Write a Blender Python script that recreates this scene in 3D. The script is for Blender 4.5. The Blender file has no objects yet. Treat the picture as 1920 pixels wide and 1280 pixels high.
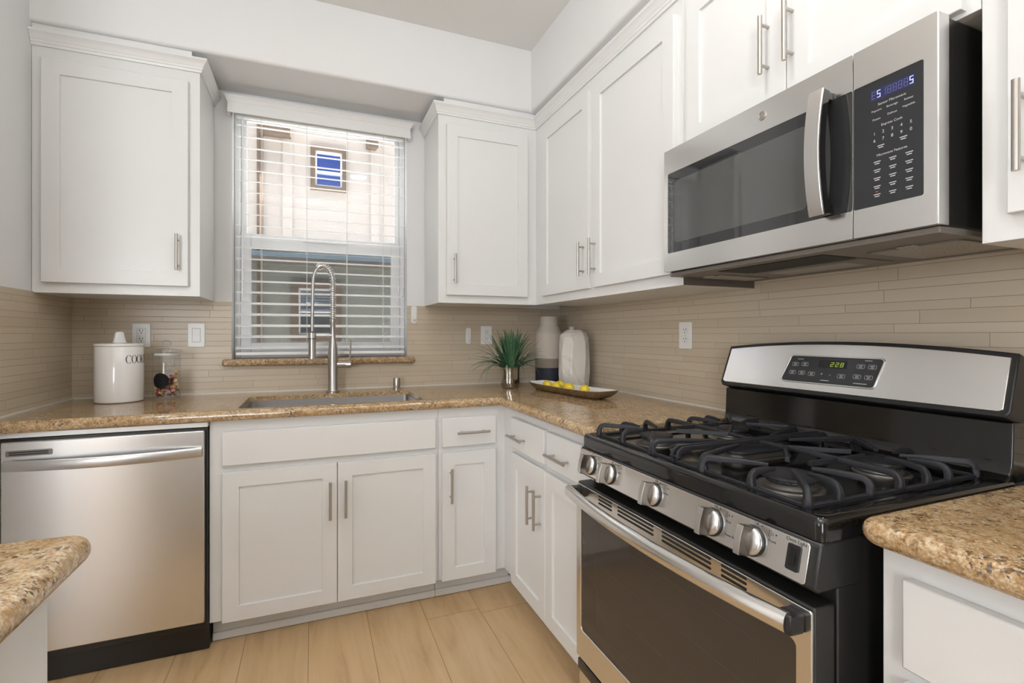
import bpy, bmesh, math, random
from mathutils import Vector, Matrix
random.seed(7)
C = bpy.context.scene.collection
sc = bpy.context.scene
PI = math.pi

# ------------------------------------------------------------------ camera
cam_d = bpy.data.cameras.new('camera')
cam = bpy.data.objects.new('camera', cam_d); C.objects.link(cam)
F_PX = 925.83
cam_d.sensor_width = 36.0; cam_d.sensor_fit = 'HORIZONTAL'
cam_d.lens = F_PX * 36.0 / 1920.0
cam_d.shift_y = -10.995 / 1920.0
cam_d.clip_start = 0.02; cam_d.clip_end = 200
cam.location = (-1.4472, -2.7895, 1.1993)
cam.rotation_euler = (PI/2, 0, -0.3827)
sc.camera = cam

# ------------------------------------------------------------------ world, sun, room light, exposure
sc.view_settings.view_transform = 'Standard'
sc.view_settings.look = 'None'
sc.view_settings.exposure = 0.0
sc.view_settings.gamma = 1.0
sc.view_settings.use_curve_mapping = False
w = bpy.data.worlds.new('sky'); sc.world = w; w.use_nodes = True
wn = w.node_tree.nodes; wl = w.node_tree.links; wn.clear()
wo = wn.new('ShaderNodeOutputWorld'); wb = wn.new('ShaderNodeBackground')
tc = wn.new('ShaderNodeTexCoord'); sx = wn.new('ShaderNodeSeparateXYZ'); cr = wn.new('ShaderNodeValToRGB')
_e = cr.color_ramp.elements
while len(_e) < 5: _e.new(.5)
for _i, (_p, _c) in enumerate(((0.0, (.42, .40, .38)), (.12, (.035, .10, .36)), (.46, (.030, .085, .33)), (.66, (2.0, 1.98, 1.95)), (1.0, (2.7, 2.65, 2.6)))):
    _e[_i].position = _p; _e[_i].color = (*_c, 1)
wl.new(tc.outputs['Generated'], sx.inputs[0]); wl.new(sx.outputs['Z'], cr.inputs[0])
wl.new(cr.outputs[0], wb.inputs[0]); wb.inputs[1].default_value = 1.7
wl.new(wb.outputs[0], wo.inputs[0])

def lamp(name, kind, loc, rot, energy, color=(1, 1, 1), **k):
    l = bpy.data.lights.new(name, kind); l.energy = energy; l.color = color
    for a, b in k.items(): setattr(l, a, b)
    o = bpy.data.objects.new(name, l); C.objects.link(o); o.location = loc; o.rotation_euler = rot
    return o
# sun high over the alley between the houses
lamp('sun', 'SUN', (6, 2, 9), (math.radians(35), 0, math.radians(92)), 30.0, (1.0, 0.96, 0.92), angle=0.009)
# daylight through the living-room windows behind and to the left of the camera
lamp('rear_window_daylight', 'AREA', (-3.35, -6.1, 1.45), (PI/2, 0, 0), 84, (0.92, 0.967, 1.025), shape='RECTANGLE', size=1.15, size_y=2.1)
lamp('side_window_daylight', 'AREA', (-6.05, -3.6, 1.5), (PI/2, 0, -PI/2), 50, (0.92, 0.967, 1.025), shape='RECTANGLE', size=2.2, size_y=1.9)
# added fill light behind the camera, like a flash bounced off the ceiling
lamp('ceiling_fill_light', 'AREA', (-1.50, -3.0, 2.0), (PI-.12, 0, 0), 36, (0.95, 0.98, 1.01), shape='DISK', size=.30)
for _x, _y in ((-1.04, -1.95), (-2.9, -2.6), (-1.2, -4.4)):
    lamp('recessed_ceiling_light', 'AREA', (_x, _y, 2.735), (0, 0, 0), 5, (1.0, .985, .96), shape='DISK', size=.15)

# ------------------------------------------------------------------ materials
MATS = {}
def mat(name, color=(.8, .8, .8), rough=.5, metal=0.0, spec=.5, coat=0.0, emit=None, estr=0.0):
    m = bpy.data.materials.new(name); m.use_nodes = True
    b = m.node_tree.nodes['Principled BSDF']
    b.inputs['Base Color'].default_value = (*color, 1); b.inputs['Roughness'].default_value = rough
    b.inputs['Metallic'].default_value = metal; b.inputs['Specular IOR Level'].default_value = spec
    b.inputs['Coat Weight'].default_value = coat; b.inputs['Coat Roughness'].default_value = .05
    if emit:
        b.inputs['Emission Color'].default_value = (*emit, 1); b.inputs['Emission Strength'].default_value = estr
    MATS[name] = m
    return m
class N:
    def __init__(s, m):
        s.t = m.node_tree; s.b = s.t.nodes['Principled BSDF']
    def n(s, typ, **k):
        x = s.t.nodes.new('ShaderNode' + typ)
        for a, b in k.items(): setattr(x, a, b)
        return x
    def l(s, a, b): s.t.links.new(a, b)
    def coord(s, scale=(1, 1, 1), kind='Object', loc=(0, 0, 0)):
        c = s.n('TexCoord'); mp = s.n('Mapping'); mp.inputs['Scale'].default_value = scale; mp.inputs['Location'].default_value = loc
        s.l(c.outputs[kind], mp.inputs[0]); return mp.outputs[0]
    def math(s, op, a, b=None, c=None):
        x = s.n('Math', operation=op)
        for i, v in enumerate((a, b, c)):
            if v is None: continue
            if isinstance(v, (int, float)): x.inputs[i].default_value = v
            else: s.l(v, x.inputs[i])
        return x.outputs[0]
    def noise(s, vec, scale, detail=3, rough=.5, dist=0):
        x = s.n('TexNoise'); x.inputs['Scale'].default_value = scale; x.inputs['Detail'].default_value = detail
        x.inputs['Roughness'].default_value = rough; x.inputs['Distortion'].default_value = dist
        s.l(vec, x.inputs['Vector']); return x.outputs['Fac']
    def ramp(s, fac, stops):
        x = s.n('ValToRGB'); e = x.color_ramp.elements
        while len(e) < len(stops): e.new(.5)
        for i, (p, c) in enumerate(stops):
            e[i].position = p; e[i].color = (*c, 1) if len(c) == 3 else c
        s.l(fac, x.inputs[0]); return x.outputs[0]
    def mix(s, fac, a, b, mode='MIX'):
        x = s.n('Mix', data_type='RGBA', blend_type=mode)
        for i, v in ((0, fac), (6, a), (7, b)):
            if isinstance(v, (int, float)): x.inputs[i].default_value = v
            elif isinstance(v, tuple): x.inputs[i].default_value = (*v, 1)
            else: s.l(v, x.inputs[i])
        return x.outputs[2]
    def bump(s, h, strength=.2, dist=.002):
        x = s.n('Bump'); x.inputs['Strength'].default_value = strength; x.inputs['Distance'].default_value = dist
        s.l(h, x.inputs['Height']); s.l(x.outputs[0], s.b.inputs['Normal'])
    def col(s, c): s.l(c, s.b.inputs['Base Color'])
    def rgh(s, c): s.l(c, s.b.inputs['Roughness'])

def painted(name, color, rough, bump_s, scale):
    m = mat(name, color, rough); n = N(m); v = n.coord()
    f = n.noise(v, scale, 3)
    n.bump(f, bump_s, .001)
    c = n.ramp(n.noise(v, 3.0, 2), [(0.3, tuple(x*.985 for x in color)), (0.7, color)])
    n.col(c); return m
M_wall = painted('wall_paint', (.80, .80, .80), .6, .08, 160)
M_ceil = painted('ceiling_paint', (.83, .83, .81), .7, .08, 120)
M_cab = painted('cabinet_paint', (.79, .79, .78), .33, .03, 90)
M_trim = painted('trim_paint', (.81, .81, .80), .35, .02, 60)
M_vinyl = mat('white_vinyl', (.86, .87, .88), .35)
M_slat = mat('blind_slat', (.90, .90, .89), .4)
M_plate = mat('white_plastic', (.82, .82, .80), .3)
M_hole = mat('dark_recess', (.015, .015, .015), .6)
M_cord = mat('white_cord', (.8, .8, .77), .7)

def steel(name, color, rough, axis_scale, bump_s=.012):
    m = mat(name, color, rough, 1.0); n = N(m); v = n.coord(axis_scale)
    f = n.noise(v, 1.0, 2, .5)
    n.rgh(n.math('MULTIPLY_ADD', f, .08, rough - .04))
    n.bump(f, bump_s, .0003)
    return m
M_steel_z = steel('brushed_steel_vertical', (.70, .69, .68), .30, (2600, 2600, 20))
M_steel_y = steel('brushed_steel_across', (.80, .795, .785), .21, (2400, 20, 2600))
M_steel_x = steel('brushed_steel_sink', (.56, .55, .54), .33, (20, 2400, 2400))
M_nickel = mat('brushed_nickel', (.50, .47, .43), .32, 1.0)
M_faucet = mat('spot_resist_steel', (.52, .50, .48), .28, 1.0)
M_chrome = mat('chrome', (.75, .75, .75), .12, 1.0)
M_enamel = mat('black_enamel', (.006, .006, .006), .10, 0, .5, .3)
M_black = mat('black_plastic', (.010, .010, .010), .35)
M_gripside = mat('grip_dark_reflection', (.14, .12, .10), .3, 1.0)  # knob grip metal darkened to stand in for a dark reflection on its sides
M_satin = mat('black_satin_metal', (.016, .0155, .0145), .36)
N(M_satin)
M_iron = mat('cast_iron', (.016, .0165, .020), .46, 0, .4)
_n = N(M_iron); _n.bump(_n.noise(_n.coord(), 700, 2), .15, .0006)
M_alu = mat('cast_aluminium', (.15, .14, .13), .5, .9)
M_ovenglass = mat('oven_door_glass', (.050, .041, .034), .05, 0, .6)
M_microglass = mat('microwave_door_glass', (.026, .027, .028), .02, 0, .9)
M_panelglass = mat('control_glass', (.022, .023, .026), .14, 0, .6)
M_mark = mat('pale_printing', (.55, .56, .58), .5)
M_ink = mat('dark_printing', (.03, .03, .03), .5)
M_blue = mat('blue_display', (.05, .05, .1), .4, emit=(.55, .6, 1.0), estr=1.6)
M_bluedim = mat('blue_display_dim', (.05, .05, .1), .4, emit=(.25, .28, .6), estr=.35)
M_dispbg = mat('display_backlight', (.01, .01, .03), .2, emit=(.05, .06, .22), estr=.35)
M_green = mat('green_display', (.05, .08, .01), .4, emit=(.45, .6, .05), estr=.7)
M_filter = mat('grease_filter_mesh', (.30, .28, .26), .45, .25)
_n = N(M_filter); _v = _n.n('TexVoronoi'); _v.inputs['Scale'].default_value = 320
_n.l(_n.coord(), _v.inputs['Vector']); _n.col(_n.ramp(_v.outputs['Distance'], [(0.2, (.14, .13, .12)), (.55, (.50, .47, .43))]))
M_under = mat('dark_grey_metal', (.20, .18, .16), .42, .2)
M_brass = mat('warm_edge_strip', (.55, .40, .22), .3, .6)

# granite
M_granite = mat('granite', (.5, .33, .16), .09, 0, .6)
n = N(M_granite); v = n.coord()
big = n.noise(v, 6, 4, .6, .8); mid = n.noise(v, 75, 5, .7, .4); fine = n.noise(v, 300, 3, .65)
mv = n.math('MULTIPLY_ADD', mid, .55, n.math('MULTIPLY_ADD', fine, .30, n.math('MULTIPLY', big, .15)))
base = n.ramp(mv, [(.37, (.13, .070, .032)), (.44, (.32, .188, .085)), (.51, (.475, .32, .168)), (.60, (.66, .53, .36))])
vo = n.n('TexVoronoi', feature='F1'); vo.inputs['Scale'].default_value = 250; vo.inputs['Randomness'].default_value = 1
wv_ = n.n('VectorMath', operation='MULTIPLY_ADD'); nz = n.n('TexNoise'); nz.inputs['Scale'].default_value = 220; n.l(v, nz.inputs['Vector'])
n.l(nz.outputs['Color'], wv_.inputs[0]); wv_.inputs[1].default_value = (.006, .006, .006); n.l(v, wv_.inputs[2])
n.l(wv_.outputs[0], vo.inputs['Vector'])
sp = n.n('SeparateColor'); n.l(vo.outputs['Color'], sp.inputs[0])
base = n.mix(n.math('MULTIPLY', n.math('GREATER_THAN', sp.outputs[0], .80), .45), base, (.70, .60, .45))
clus = n.ramp(n.noise(v, 30, 4, .65), [(.46, (0, 0, 0)), (.60, (1, 1, 1))])
darkf = n.math('MULTIPLY', n.math('MULTIPLY', n.math('LESS_THAN', sp.outputs[1], .30), clus), .88)
base = n.mix(darkf, base, (.045, .032, .028))
base = n.mix(n.math('MULTIPLY', n.math('LESS_THAN', sp.outputs[2], .2), .35), base, (.42, .22, .07))
gold = n.ramp(n.noise(n.coord((6, 20, 12)), 1.0, 4, .6, 1.0), [(.45, (0, 0, 0)), (.65, (.45, .45, .45))])
base = n.mix(gold, base, (.37, .22, .085))
n.col(base)

# narrow stacked tile: two alternating course heights, random end joints (u = run along the wall, z = height)
def tile_mat(name, u_axis):
    m = mat(name, (.5, .42, .33), .32, 0, .5); n = N(m)
    g = n.n('NewGeometry'); s = n.n('SeparateXYZ'); n.l(g.outputs['Position'], s.inputs[0])
    z = n.math('SUBTRACT', s.outputs['Z'], .914); u = s.outputs[u_axis]
    P = .0585; H = .0240
    k = n.math('FLOOR', n.math('DIVIDE', z, P)); f = n.math('SUBTRACT', z, n.math('MULTIPLY', k, P))
    up = n.math('GREATER_THAN', f, H)
    row = n.math('MULTIPLY_ADD', k, 2.0, up)
    d1 = n.math('ABSOLUTE', n.math('SUBTRACT', f, H)); d2 = n.math('MINIMUM', f, n.math('SUBTRACT', P, f))
    dz = n.math('MINIMUM', d1, d2)
    wn_ = n.n('TexWhiteNoise', noise_dimensions='1D'); n.l(row, wn_.inputs['W'])
    Lw = n.math('MULTIPLY_ADD', wn_.outputs['Value'], .16, .28)
    wo2 = n.n("TexWhiteNoise", noise_dimensions="1D"); n.l(n.math("ADD", row, 217.3), wo2.inputs["W"])
    uu = n.math("DIVIDE", n.math("MULTIPLY_ADD", wo2.outputs["Value"], 1.9, n.math("ADD", u, 10.0)), Lw)
    cell = n.math('FLOOR', uu); fu = n.math('MULTIPLY', n.math('SUBTRACT', uu, cell), Lw)
    du = n.math('MINIMUM', fu, n.math('SUBTRACT', Lw, fu))
    dd = n.math('MINIMUM', dz, du)
    joint = n.math('LESS_THAN', dd, .0007)
    w2 = n.n('TexWhiteNoise', noise_dimensions='2D'); cx = n.n('CombineXYZ'); n.l(row, cx.inputs[0]); n.l(cell, cx.inputs[1]); n.l(cx.outputs[0], w2.inputs['Vector'])
    tone = n.ramp(w2.outputs['Value'], [(0, (.525, .435, .32)), (.5, (.56, .47, .352)), (1, (.59, .505, .388))])
    mp = n.n('Mapping'); mp.inputs['Scale'].default_value = (6, 6, 40); n.l(g.outputs['Position'], mp.inputs[0])
    cloud = n.noise(mp.outputs[0], 1.0, 4, .6)
    tone = n.mix(n.math('MULTIPLY', cloud, .35), tone, (.63, .56, .46))
    mp2 = n.n('Mapping'); n.l(g.outputs['Position'], mp2.inputs[0])
    spots = n.math('GREATER_THAN', n.noise(mp2.outputs[0], 38, 5, .7), .69)
    tone = n.mix(n.math('MULTIPLY', spots, .25), tone, (.34, .25, .16))
    n.col(n.mix(joint, tone, (.36, .26, .175)))
    n.bump(n.math('MINIMUM', dd, .0016), .35, .6)
    n.rgh(n.math('MULTIPLY_ADD', joint, .4, .33))
    return m
M_tile_x = tile_mat('tile_back', 'X'); M_tile_y = tile_mat('tile_side', 'Y')
M_caulk = mat('white_caulk', (.72, .69, .64), .5)

# oak plank floor, boards run along Y
M_floor = mat('oak_plank_floor', (.6, .42, .25), .38, 0, .45)
n = N(M_floor); g = n.n('NewGeometry'); s = n.n('SeparateXYZ'); n.l(g.outputs['Position'], s.inputs[0])
PW = .2308
xs_ = n.math('DIVIDE', n.math('ADD', s.outputs['X'], 1.695 + 20*PW), PW)
row = n.math('FLOOR', xs_); fx = n.math('MULTIPLY', n.math('SUBTRACT', xs_, row), PW)
wn_ = n.n('TexWhiteNoise', noise_dimensions='1D'); n.l(row, wn_.inputs['W'])
yy = n.math('DIVIDE', n.math('MULTIPLY_ADD', wn_.outputs['Value'], 9.0, n.math('ADD', s.outputs['Y'], 30)), 1.5)
cell = n.math('FLOOR', yy); fy = n.math('MULTIPLY', n.math('SUBTRACT', yy, cell), 1.5)
dx = n.math('MINIMUM', fx, n.math('SUBTRACT', PW, fx)); dy = n.math('MINIMUM', fy, n.math('SUBTRACT', 1.5, fy))
seam = n.math('LESS_THAN', n.math('MINIMUM', dx, dy), .0011)
w2 = n.n('TexWhiteNoise', noise_dimensions='2D'); cx = n.n('CombineXYZ'); n.l(row, cx.inputs[0]); n.l(cell, cx.inputs[1]); n.l(cx.outputs[0], w2.inputs['Vector'])
off = n.n('VectorMath', operation='MULTIPLY_ADD'); n.l(w2.outputs['Color'], off.inputs[0]); off.inputs[1].default_value = (7, 9, 5); n.l(g.outputs['Position'], off.inputs[2])
mp = n.n('Mapping'); mp.inputs['Scale'].default_value = (16, 1.6, 1); n.l(off.outputs[0], mp.inputs[0])
gr = n.noise(mp.outputs[0], 1.0, 6, .62, .9)
mpf = n.n('Mapping'); mpf.inputs['Scale'].default_value = (170, 7, 1); n.l(off.outputs[0], mpf.inputs[0])
fine = n.noise(mpf.outputs[0], 1.0, 3, .6, .2)
tone = n.ramp(gr, [(.28, (.46, .29, .145)), (.46, (.60, .405, .215)), (.62, (.66, .46, .26)), (.8, (.70, .50, .295))])
tone = n.mix(n.math('MULTIPLY', fine, .35), tone, (.57, .385, .21), 'MIX')
mpk = n.n('Mapping'); mpk.inputs['Scale'].default_value = (4.2, 1.5, 1); n.l(off.outputs[0], mpk.inputs[0])
kn = n.n('TexVoronoi', feature='F1'); kn.inputs['Scale'].default_value = 1.0; n.l(mpk.outputs[0], kn.inputs['Vector'])
knot = n.ramp(kn.outputs['Distance'], [(0.0, (.75, .75, .75)), (.07, (.3, .3, .3)), (.20, (0, 0, 0))])
tone = n.mix(n.math('MULTIPLY', knot, gr), tone, (.30, .17, .075))
v3 = n.math('MULTIPLY_ADD', w2.outputs['Value'], .10, .95)
hs = n.n('HueSaturation'); n.l(tone, hs.inputs['Color']); n.l(v3, hs.inputs['Value'])
n.col(n.mix(seam, hs.outputs[0], (.26, .16, .08)))
n.bump(n.math('MINIMUM', dx, .002), .3, .5)

# thin clear glass for panes and jars
def thin_glass(name, tint=(1, 1, 1), rough=0.0, f0=.045):
    m = bpy.data.materials.new(name); m.use_nodes = True; t = m.node_tree; t.nodes.clear()
    o = t.nodes.new('ShaderNodeOutputMaterial'); mx = t.nodes.new('ShaderNodeMixShader')
    tr = t.nodes.new('ShaderNodeBsdfTransparent'); gl = t.nodes.new('ShaderNodeBsdfGlossy'); ge = t.nodes.new('ShaderNodeNewGeometry')
    dt = t.nodes.new('ShaderNodeVectorMath'); dt.operation = 'DOT_PRODUCT'; t.links.new(ge.outputs['Normal'], dt.inputs[0]); t.links.new(ge.outputs['Incoming'], dt.inputs[1])
    def mm(op, a, b):
        x = t.nodes.new('ShaderNodeMath'); x.operation = op
        for i, v in enumerate((a, b)):
            if isinstance(v, (int, float)): x.inputs[i].default_value = v
            elif v is not None: t.links.new(v, x.inputs[i])
        return x.outputs[0]
    f = mm('ADD', f0, mm('MULTIPLY', 1-f0, mm('POWER', mm('SUBTRACT', 1.0, mm('ABSOLUTE', dt.outputs['Value'], None)), 5.0)))
    tr.inputs[0].default_value = (*tint, 1); gl.inputs['Roughness'].default_value = rough
    t.links.new(f, mx.inputs[0]); t.links.new(tr.outputs[0], mx.inputs[1]); t.links.new(gl.outputs[0], mx.inputs[2]); t.links.new(mx.outputs[0], o.inputs[0])
    return m
M_pane = thin_glass('window_glass', (.97, .98, .98), 0.0)
M_jar = thin_glass('jar_glass', (.95, .96, .96), 0.02, .06)
M_screen = bpy.data.materials.new('insect_screen'); M_screen.use_nodes = True
_t = M_screen.node_tree; _t.nodes.clear(); _o = _t.nodes.new('ShaderNodeOutputMaterial'); _mx = _t.nodes.new('ShaderNodeMixShader')
_tr = _t.nodes.new('ShaderNodeBsdfTransparent'); _df = _t.nodes.new('ShaderNodeBsdfDiffuse'); _df.inputs[0].default_value = (.10, .10, .10, 1); _mx.inputs[0].default_value = .42
_t.links.new(_tr.outputs[0], _mx.inputs[1]); _t.links.new(_df.outputs[0], _mx.inputs[2]); _t.links.new(_mx.outputs[0], _o.inputs[0])

# ------------------------------------------------------------------ mesh builder
def BK(a, d, z): return Vector((a, -d, z))       # run along the back wall: a = x, d = distance from that wall
def RT(a, d, z): return Vector((-d, a, z))       # run along the right wall: a = y, d = distance from that wall
def XY(a, b, c): return Vector((a, b, c))
def rr(a0, a1, z0, z1, r, n=5):
    P = []
    for (cx_, cz, s) in ((a1-r, z1-r, 0), (a0+r, z1-r, 1), (a0+r, z0+r, 2), (a1-r, z0+r, 3)):
        for i in range(n+1):
            t = PI/2*(s + i/n); P.append((cx_ + r*math.cos(t), cz + r*math.sin(t)))
    return P
class G:
    def __init__(s, T=XY): s.bm = bmesh.new(); s.T = T
    def v(s, a, b, c): return s.bm.verts.new(s.T(a, b, c))
    def f(s, vs):
        try: return s.bm.faces.new(vs)
        except ValueError: return None
    def box(s, a0, a1, b0, b1, c0, c1):
        V = [s.v(a, b, c) for c in (c0, c1) for b in (b0, b1) for a in (a0, a1)]
        for q in ((0, 1, 3, 2), (4, 6, 7, 5), (0, 4, 5, 1), (2, 3, 7, 6), (0, 2, 6, 4), (1, 5, 7, 3)): s.f([V[i] for i in q])
        return s
    def loft(s, rings, caps=True):
        R = [[s.bm.verts.new(p) for p in r] for r in rings]; n = len(R[0])
        for i in range(len(R)-1):
            for j in range(n): s.f((R[i][j], R[i][(j+1) % n], R[i+1][(j+1) % n], R[i+1][j]))
        if caps: s.f(list(reversed(R[0]))); s.f(R[-1])
        return s
    def prism(s, poly, lo, hi, fn):                # fn(u, v, w) -> world
        return s.loft([[fn(u, v, w_) for u, v in poly] for w_ in (lo, hi)])
    def ring(s, outer, inner, lo, hi, fn):
        n = len(outer); O = [[s.bm.verts.new(fn(u, v, w_)) for u, v in outer] for w_ in (lo, hi)]
        I = [[s.bm.verts.new(fn(u, v, w_)) for u, v in inner] for w_ in (lo, hi)]
        for j in range(n):
            k = (j+1) % n
            s.f((O[0][j], O[0][k], O[1][k], O[1][j])); s.f((I[0][k], I[0][j], I[1][j], I[1][k]))
            s.f((O[1][j], O[1][k], I[1][k], I[1][j])); s.f((O[0][k], O[0][j], I[0][j], I[0][k]))
        return s
    def tube(s, pts, r, seg=10, caps=True, raw=False):
        P = [Vector(p) if raw else s.T(*p) for p in pts]; R = r if isinstance(r, (list, tuple)) else [r]*len(P)
        rings = []; up = None
        for i, p in enumerate(P):
            t = ((P[i+1]-p) if i == 0 else (p-P[i-1]) if i == len(P)-1 else (P[i+1]-P[i-1])).normalized()
            if up is None:
                up = Vector((0, 0, 1)) if abs(t.z) < .9 else Vector((1, 0, 0))
            up = (up - t*up.dot(t)).normalized(); b = t.cross(up)
            rings.append([p + (up*math.cos(2*PI*k/seg) + b*math.sin(2*PI*k/seg))*R[i] for k in range(seg)])
        return s.loft(rings, caps)
    def sweep(s, pts, prof, raw=False, upv=(0, 0, 1)):         # prof: (side, up) closed outline
        P = [Vector(p) if raw else s.T(*p) for p in pts]; rings = []; U = Vector(upv)
        for i, p in enumerate(P):
            t = ((P[i+1]-p) if i == 0 else (p-P[i-1]) if i == len(P)-1 else (P[i+1]-P[i-1])).normalized()
            b = t.cross(U).normalized(); u = b.cross(t)
            rings.append([p + b*x + u*y for x, y in prof])
        return s.loft(rings)
    def lathe(s, prof, c, seg=32, sy=1.0):
        rings = [[Vector((c[0]+r*math.cos(2*PI*k/seg), c[1]+sy*r*math.sin(2*PI*k/seg), c[2]+z)) for k in range(seg)] for r, z in prof]
        return s.loft(rings)
    def ball(s, c, r, sc_=(1, 1, 1), seg=20, rings=12, M=None):
        prof = []
        for i in range(1, rings):
            t = PI*i/rings; prof.append((math.sin(t), -math.cos(t)))
        R = []
        for q, h in prof:
            ring = []
            for k in range(seg):
                p = Vector((q*math.cos(2*PI*k/seg)*sc_[0], q*math.sin(2*PI*k/seg)*sc_[1], h*sc_[2]))*r
                ring.append((M @ p if M else p) + Vector(c))
            R.append(ring)
        return s.loft(R)
    def shaker(s, a0, a1, z0, z1, d0, d1, st=.057, dep=.008):
        T = s.T
        def q(a0, a1, z0, z1, d): return [s.bm.verts.new(T(a, d, z)) for a, z in ((a0, z0), (a1, z0), (a1, z1), (a0, z1))]
        B = q(a0, a1, z0, z1, d0); S = q(a0, a1, z0, z1, d1-.0015); F_ = q(a0+.0015, a1-.0015, z0+.0015, z1-.0015, d1)
        I = q(a0+st, a1-st, z0+st, z1-st, d1); K = q(a0+st+.0015, a1-st-.0015, z0+st+.0015, z1-st-.0015, d1-dep)
        for X, Y in ((B, S), (S, F_), (F_, I), (I, K)):
            for j in range(4): k = (j+1) % 4; s.f((X[j], X[k], Y[k], Y[j]))
        s.f(K); s.f(list(reversed(B)))
        return s
    def pull(s, a, z, d0, vertical=True, L=.152, r=.0058, out=.031, fr=.70):
        h = L/2; o = h*fr
        if vertical:
            s.tube([(a, d0+out, z-h), (a, d0+out, z+h)], r, 14)
            for q in (-o, o): s.tube([(a, d0-.001, z+q), (a, d0+out, z+q)], .0042, 10)
        else:
            s.tube([(a-h, d0+out, z), (a+h, d0+out, z)], r, 14)
            for q in (-o, o): s.tube([(a+q, d0-.001, z), (a+q, d0+out, z)], .0042, 10)
        return s
    def build(s, name, m, parent=None, bevel=None, smooth=35, seg=2):
        bm = s.bm; bmesh.ops.recalc_face_normals(bm, faces=bm.faces[:])
        root = parent
        while root is not None and root.parent is not None: root = root.parent
        if root is not None: bmesh.ops.translate(bm, verts=bm.verts[:], vec=-Vector(root.location))
        me = bpy.data.meshes.new(name); bm.to_mesh(me); bm.free()
        for mm in (m if isinstance(m, (list, tuple)) else [m]): me.materials.append(mm)
        if smooth:
            for p in me.polygons: p.use_smooth = True
            me.set_sharp_from_angle(angle=math.radians(smooth))
        o = bpy.data.objects.new(name, me); C.objects.link(o)
        if parent is not None: o.parent = parent
        if bevel:
            b = o.modifiers.new('edge_bevel', 'BEVEL'); b.width = bevel; b.segments = seg; b.limit_method = 'ANGLE'; b.angle_limit = math.radians(40)
        return o
def thing(name, label, cat, loc=(0, 0, 0), group=None):
    o = bpy.data.objects.new(name, None); C.objects.link(o); o.location = loc; o.empty_display_size = .1
    o['label'] = label; o['category'] = cat
    if group: o['group'] = group
    return o
def tag(o, label, cat, group=None):
    o['label'] = label; o['category'] = cat
    if group: o['group'] = group
    return o
def rebase(o, loc):                                 # put a single-mesh thing's origin at its base
    o.data.transform(Matrix.Translation(-Vector(loc))); o.location = loc; return o
def struct(o): o['kind'] = 'structure'; return o
_tx = {}
def text_flat(txt):
    if txt not in _tx:
        cu = bpy.data.curves.new('t', 'FONT'); cu.body = txt; cu.size = 1.0; cu.align_x = 'CENTER'; cu.align_y = 'CENTER'
        ob = bpy.data.objects.new('t', cu); C.objects.link(ob)
        dg = bpy.context.evaluated_depsgraph_get(); me = ob.evaluated_get(dg).to_mesh()
        _tx[txt] = ([tuple(v.co[:2]) for v in me.vertices], [tuple(p.vertices) for p in me.polygons])
        bpy.data.objects.remove(ob); bpy.data.curves.remove(cu)
    return _tx[txt]
def put_text(g, txt, size, fn):                      # fn(u, v) -> world point
    vs, fs = text_flat(txt); V = [g.bm.verts.new(fn(x*size, y*size)) for x, y in vs]
    for f_ in fs: g.f([V[i] for i in f_])
SEG7 = {'0': 'abcdef', '1': 'bc', '2': 'abged', '3': 'abgcd', '4': 'fgbc', '5': 'afgcd', '6': 'afgedc', '7': 'abc', '8': 'abcdefg', '9': 'abcdfg', 'E': 'afged', 'S': 'afgcd'}
def seven(g, ch, w_, h, t, fn, u0=0, v0=0, slant=.0):
    hw, hh = w_/2, h/2
    box_ = {'a': (-hw, hw, hh-t, hh), 'd': (-hw, hw, -hh, -hh+t), 'g': (-hw, hw, -t/2, t/2), 'f': (-hw, -hw+t, 0, hh), 'b': (hw-t, hw, 0, hh), 'e': (-hw, -hw+t, -hh, 0), 'c': (hw-t, hw, -hh, 0)}
    for k in SEG7[ch]:
        a, b, c, d = box_[k]
        g.f([g.bm.verts.new(fn(u0+x+slant*y, v0+y)) for x, y in ((a, c), (b, c), (b, d), (a, d))])

# ------------------------------------------------------------------ room shell
XL = -2.4506; TOP = 2.7406; SOF = 2.41; SD = .345; SR = .352
WX0, WX1, WZ0, WZ1 = -1.822, -.958, 1.047, 2.372          # window opening (to the underside of the stone sill)
M_taupe = painted('taupe_paint', (.40, .375, .35), .6, .05, 160)
g = G(); g.box(-6.3, .2, -6.3, .19, -.06, 0); struct(g.build('floor', M_floor, smooth=0))
g = G(); g.box(-6.3, .2, -6.3, .19, TOP, TOP+.1); struct(g.build('ceiling', M_ceil, smooth=0))
g = G()
g.box(XL-.12, WX0, .006, .146, 0, TOP); g.box(WX1, .14, .006, .146, 0, TOP); g.box(WX0, WX1, .006, .146, 0, WZ0); g.box(WX0, WX1, .006, .146, WZ1, TOP)
wall_back = struct(g.build('wall_back', M_wall, smooth=0))
g = G(); g.box(.006, .14, -6.3, .006, 0, TOP); wall_right = struct(g.build('wall_right', M_wall, smooth=0))
g = G(); g.box(XL-.12, XL-.006, -1.35, .006, 0, TOP); wall_left = struct(g.build('wall_left', M_wall, smooth=0))
g = G(); g.box(-6.3, XL-.12, -1.35, -1.23, 0, TOP); struct(g.build('wall_dining', M_wall, smooth=0))
g = G(); g.box(-6.3, .14, -6.3, -6.18, 0, TOP); struct(g.build('wall_rear', M_taupe, smooth=0))
g = G(); g.box(-6.3, -6.18, -6.18, -1.35, 0, TOP); struct(g.build('wall_far_left', M_wall, smooth=0))
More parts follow.
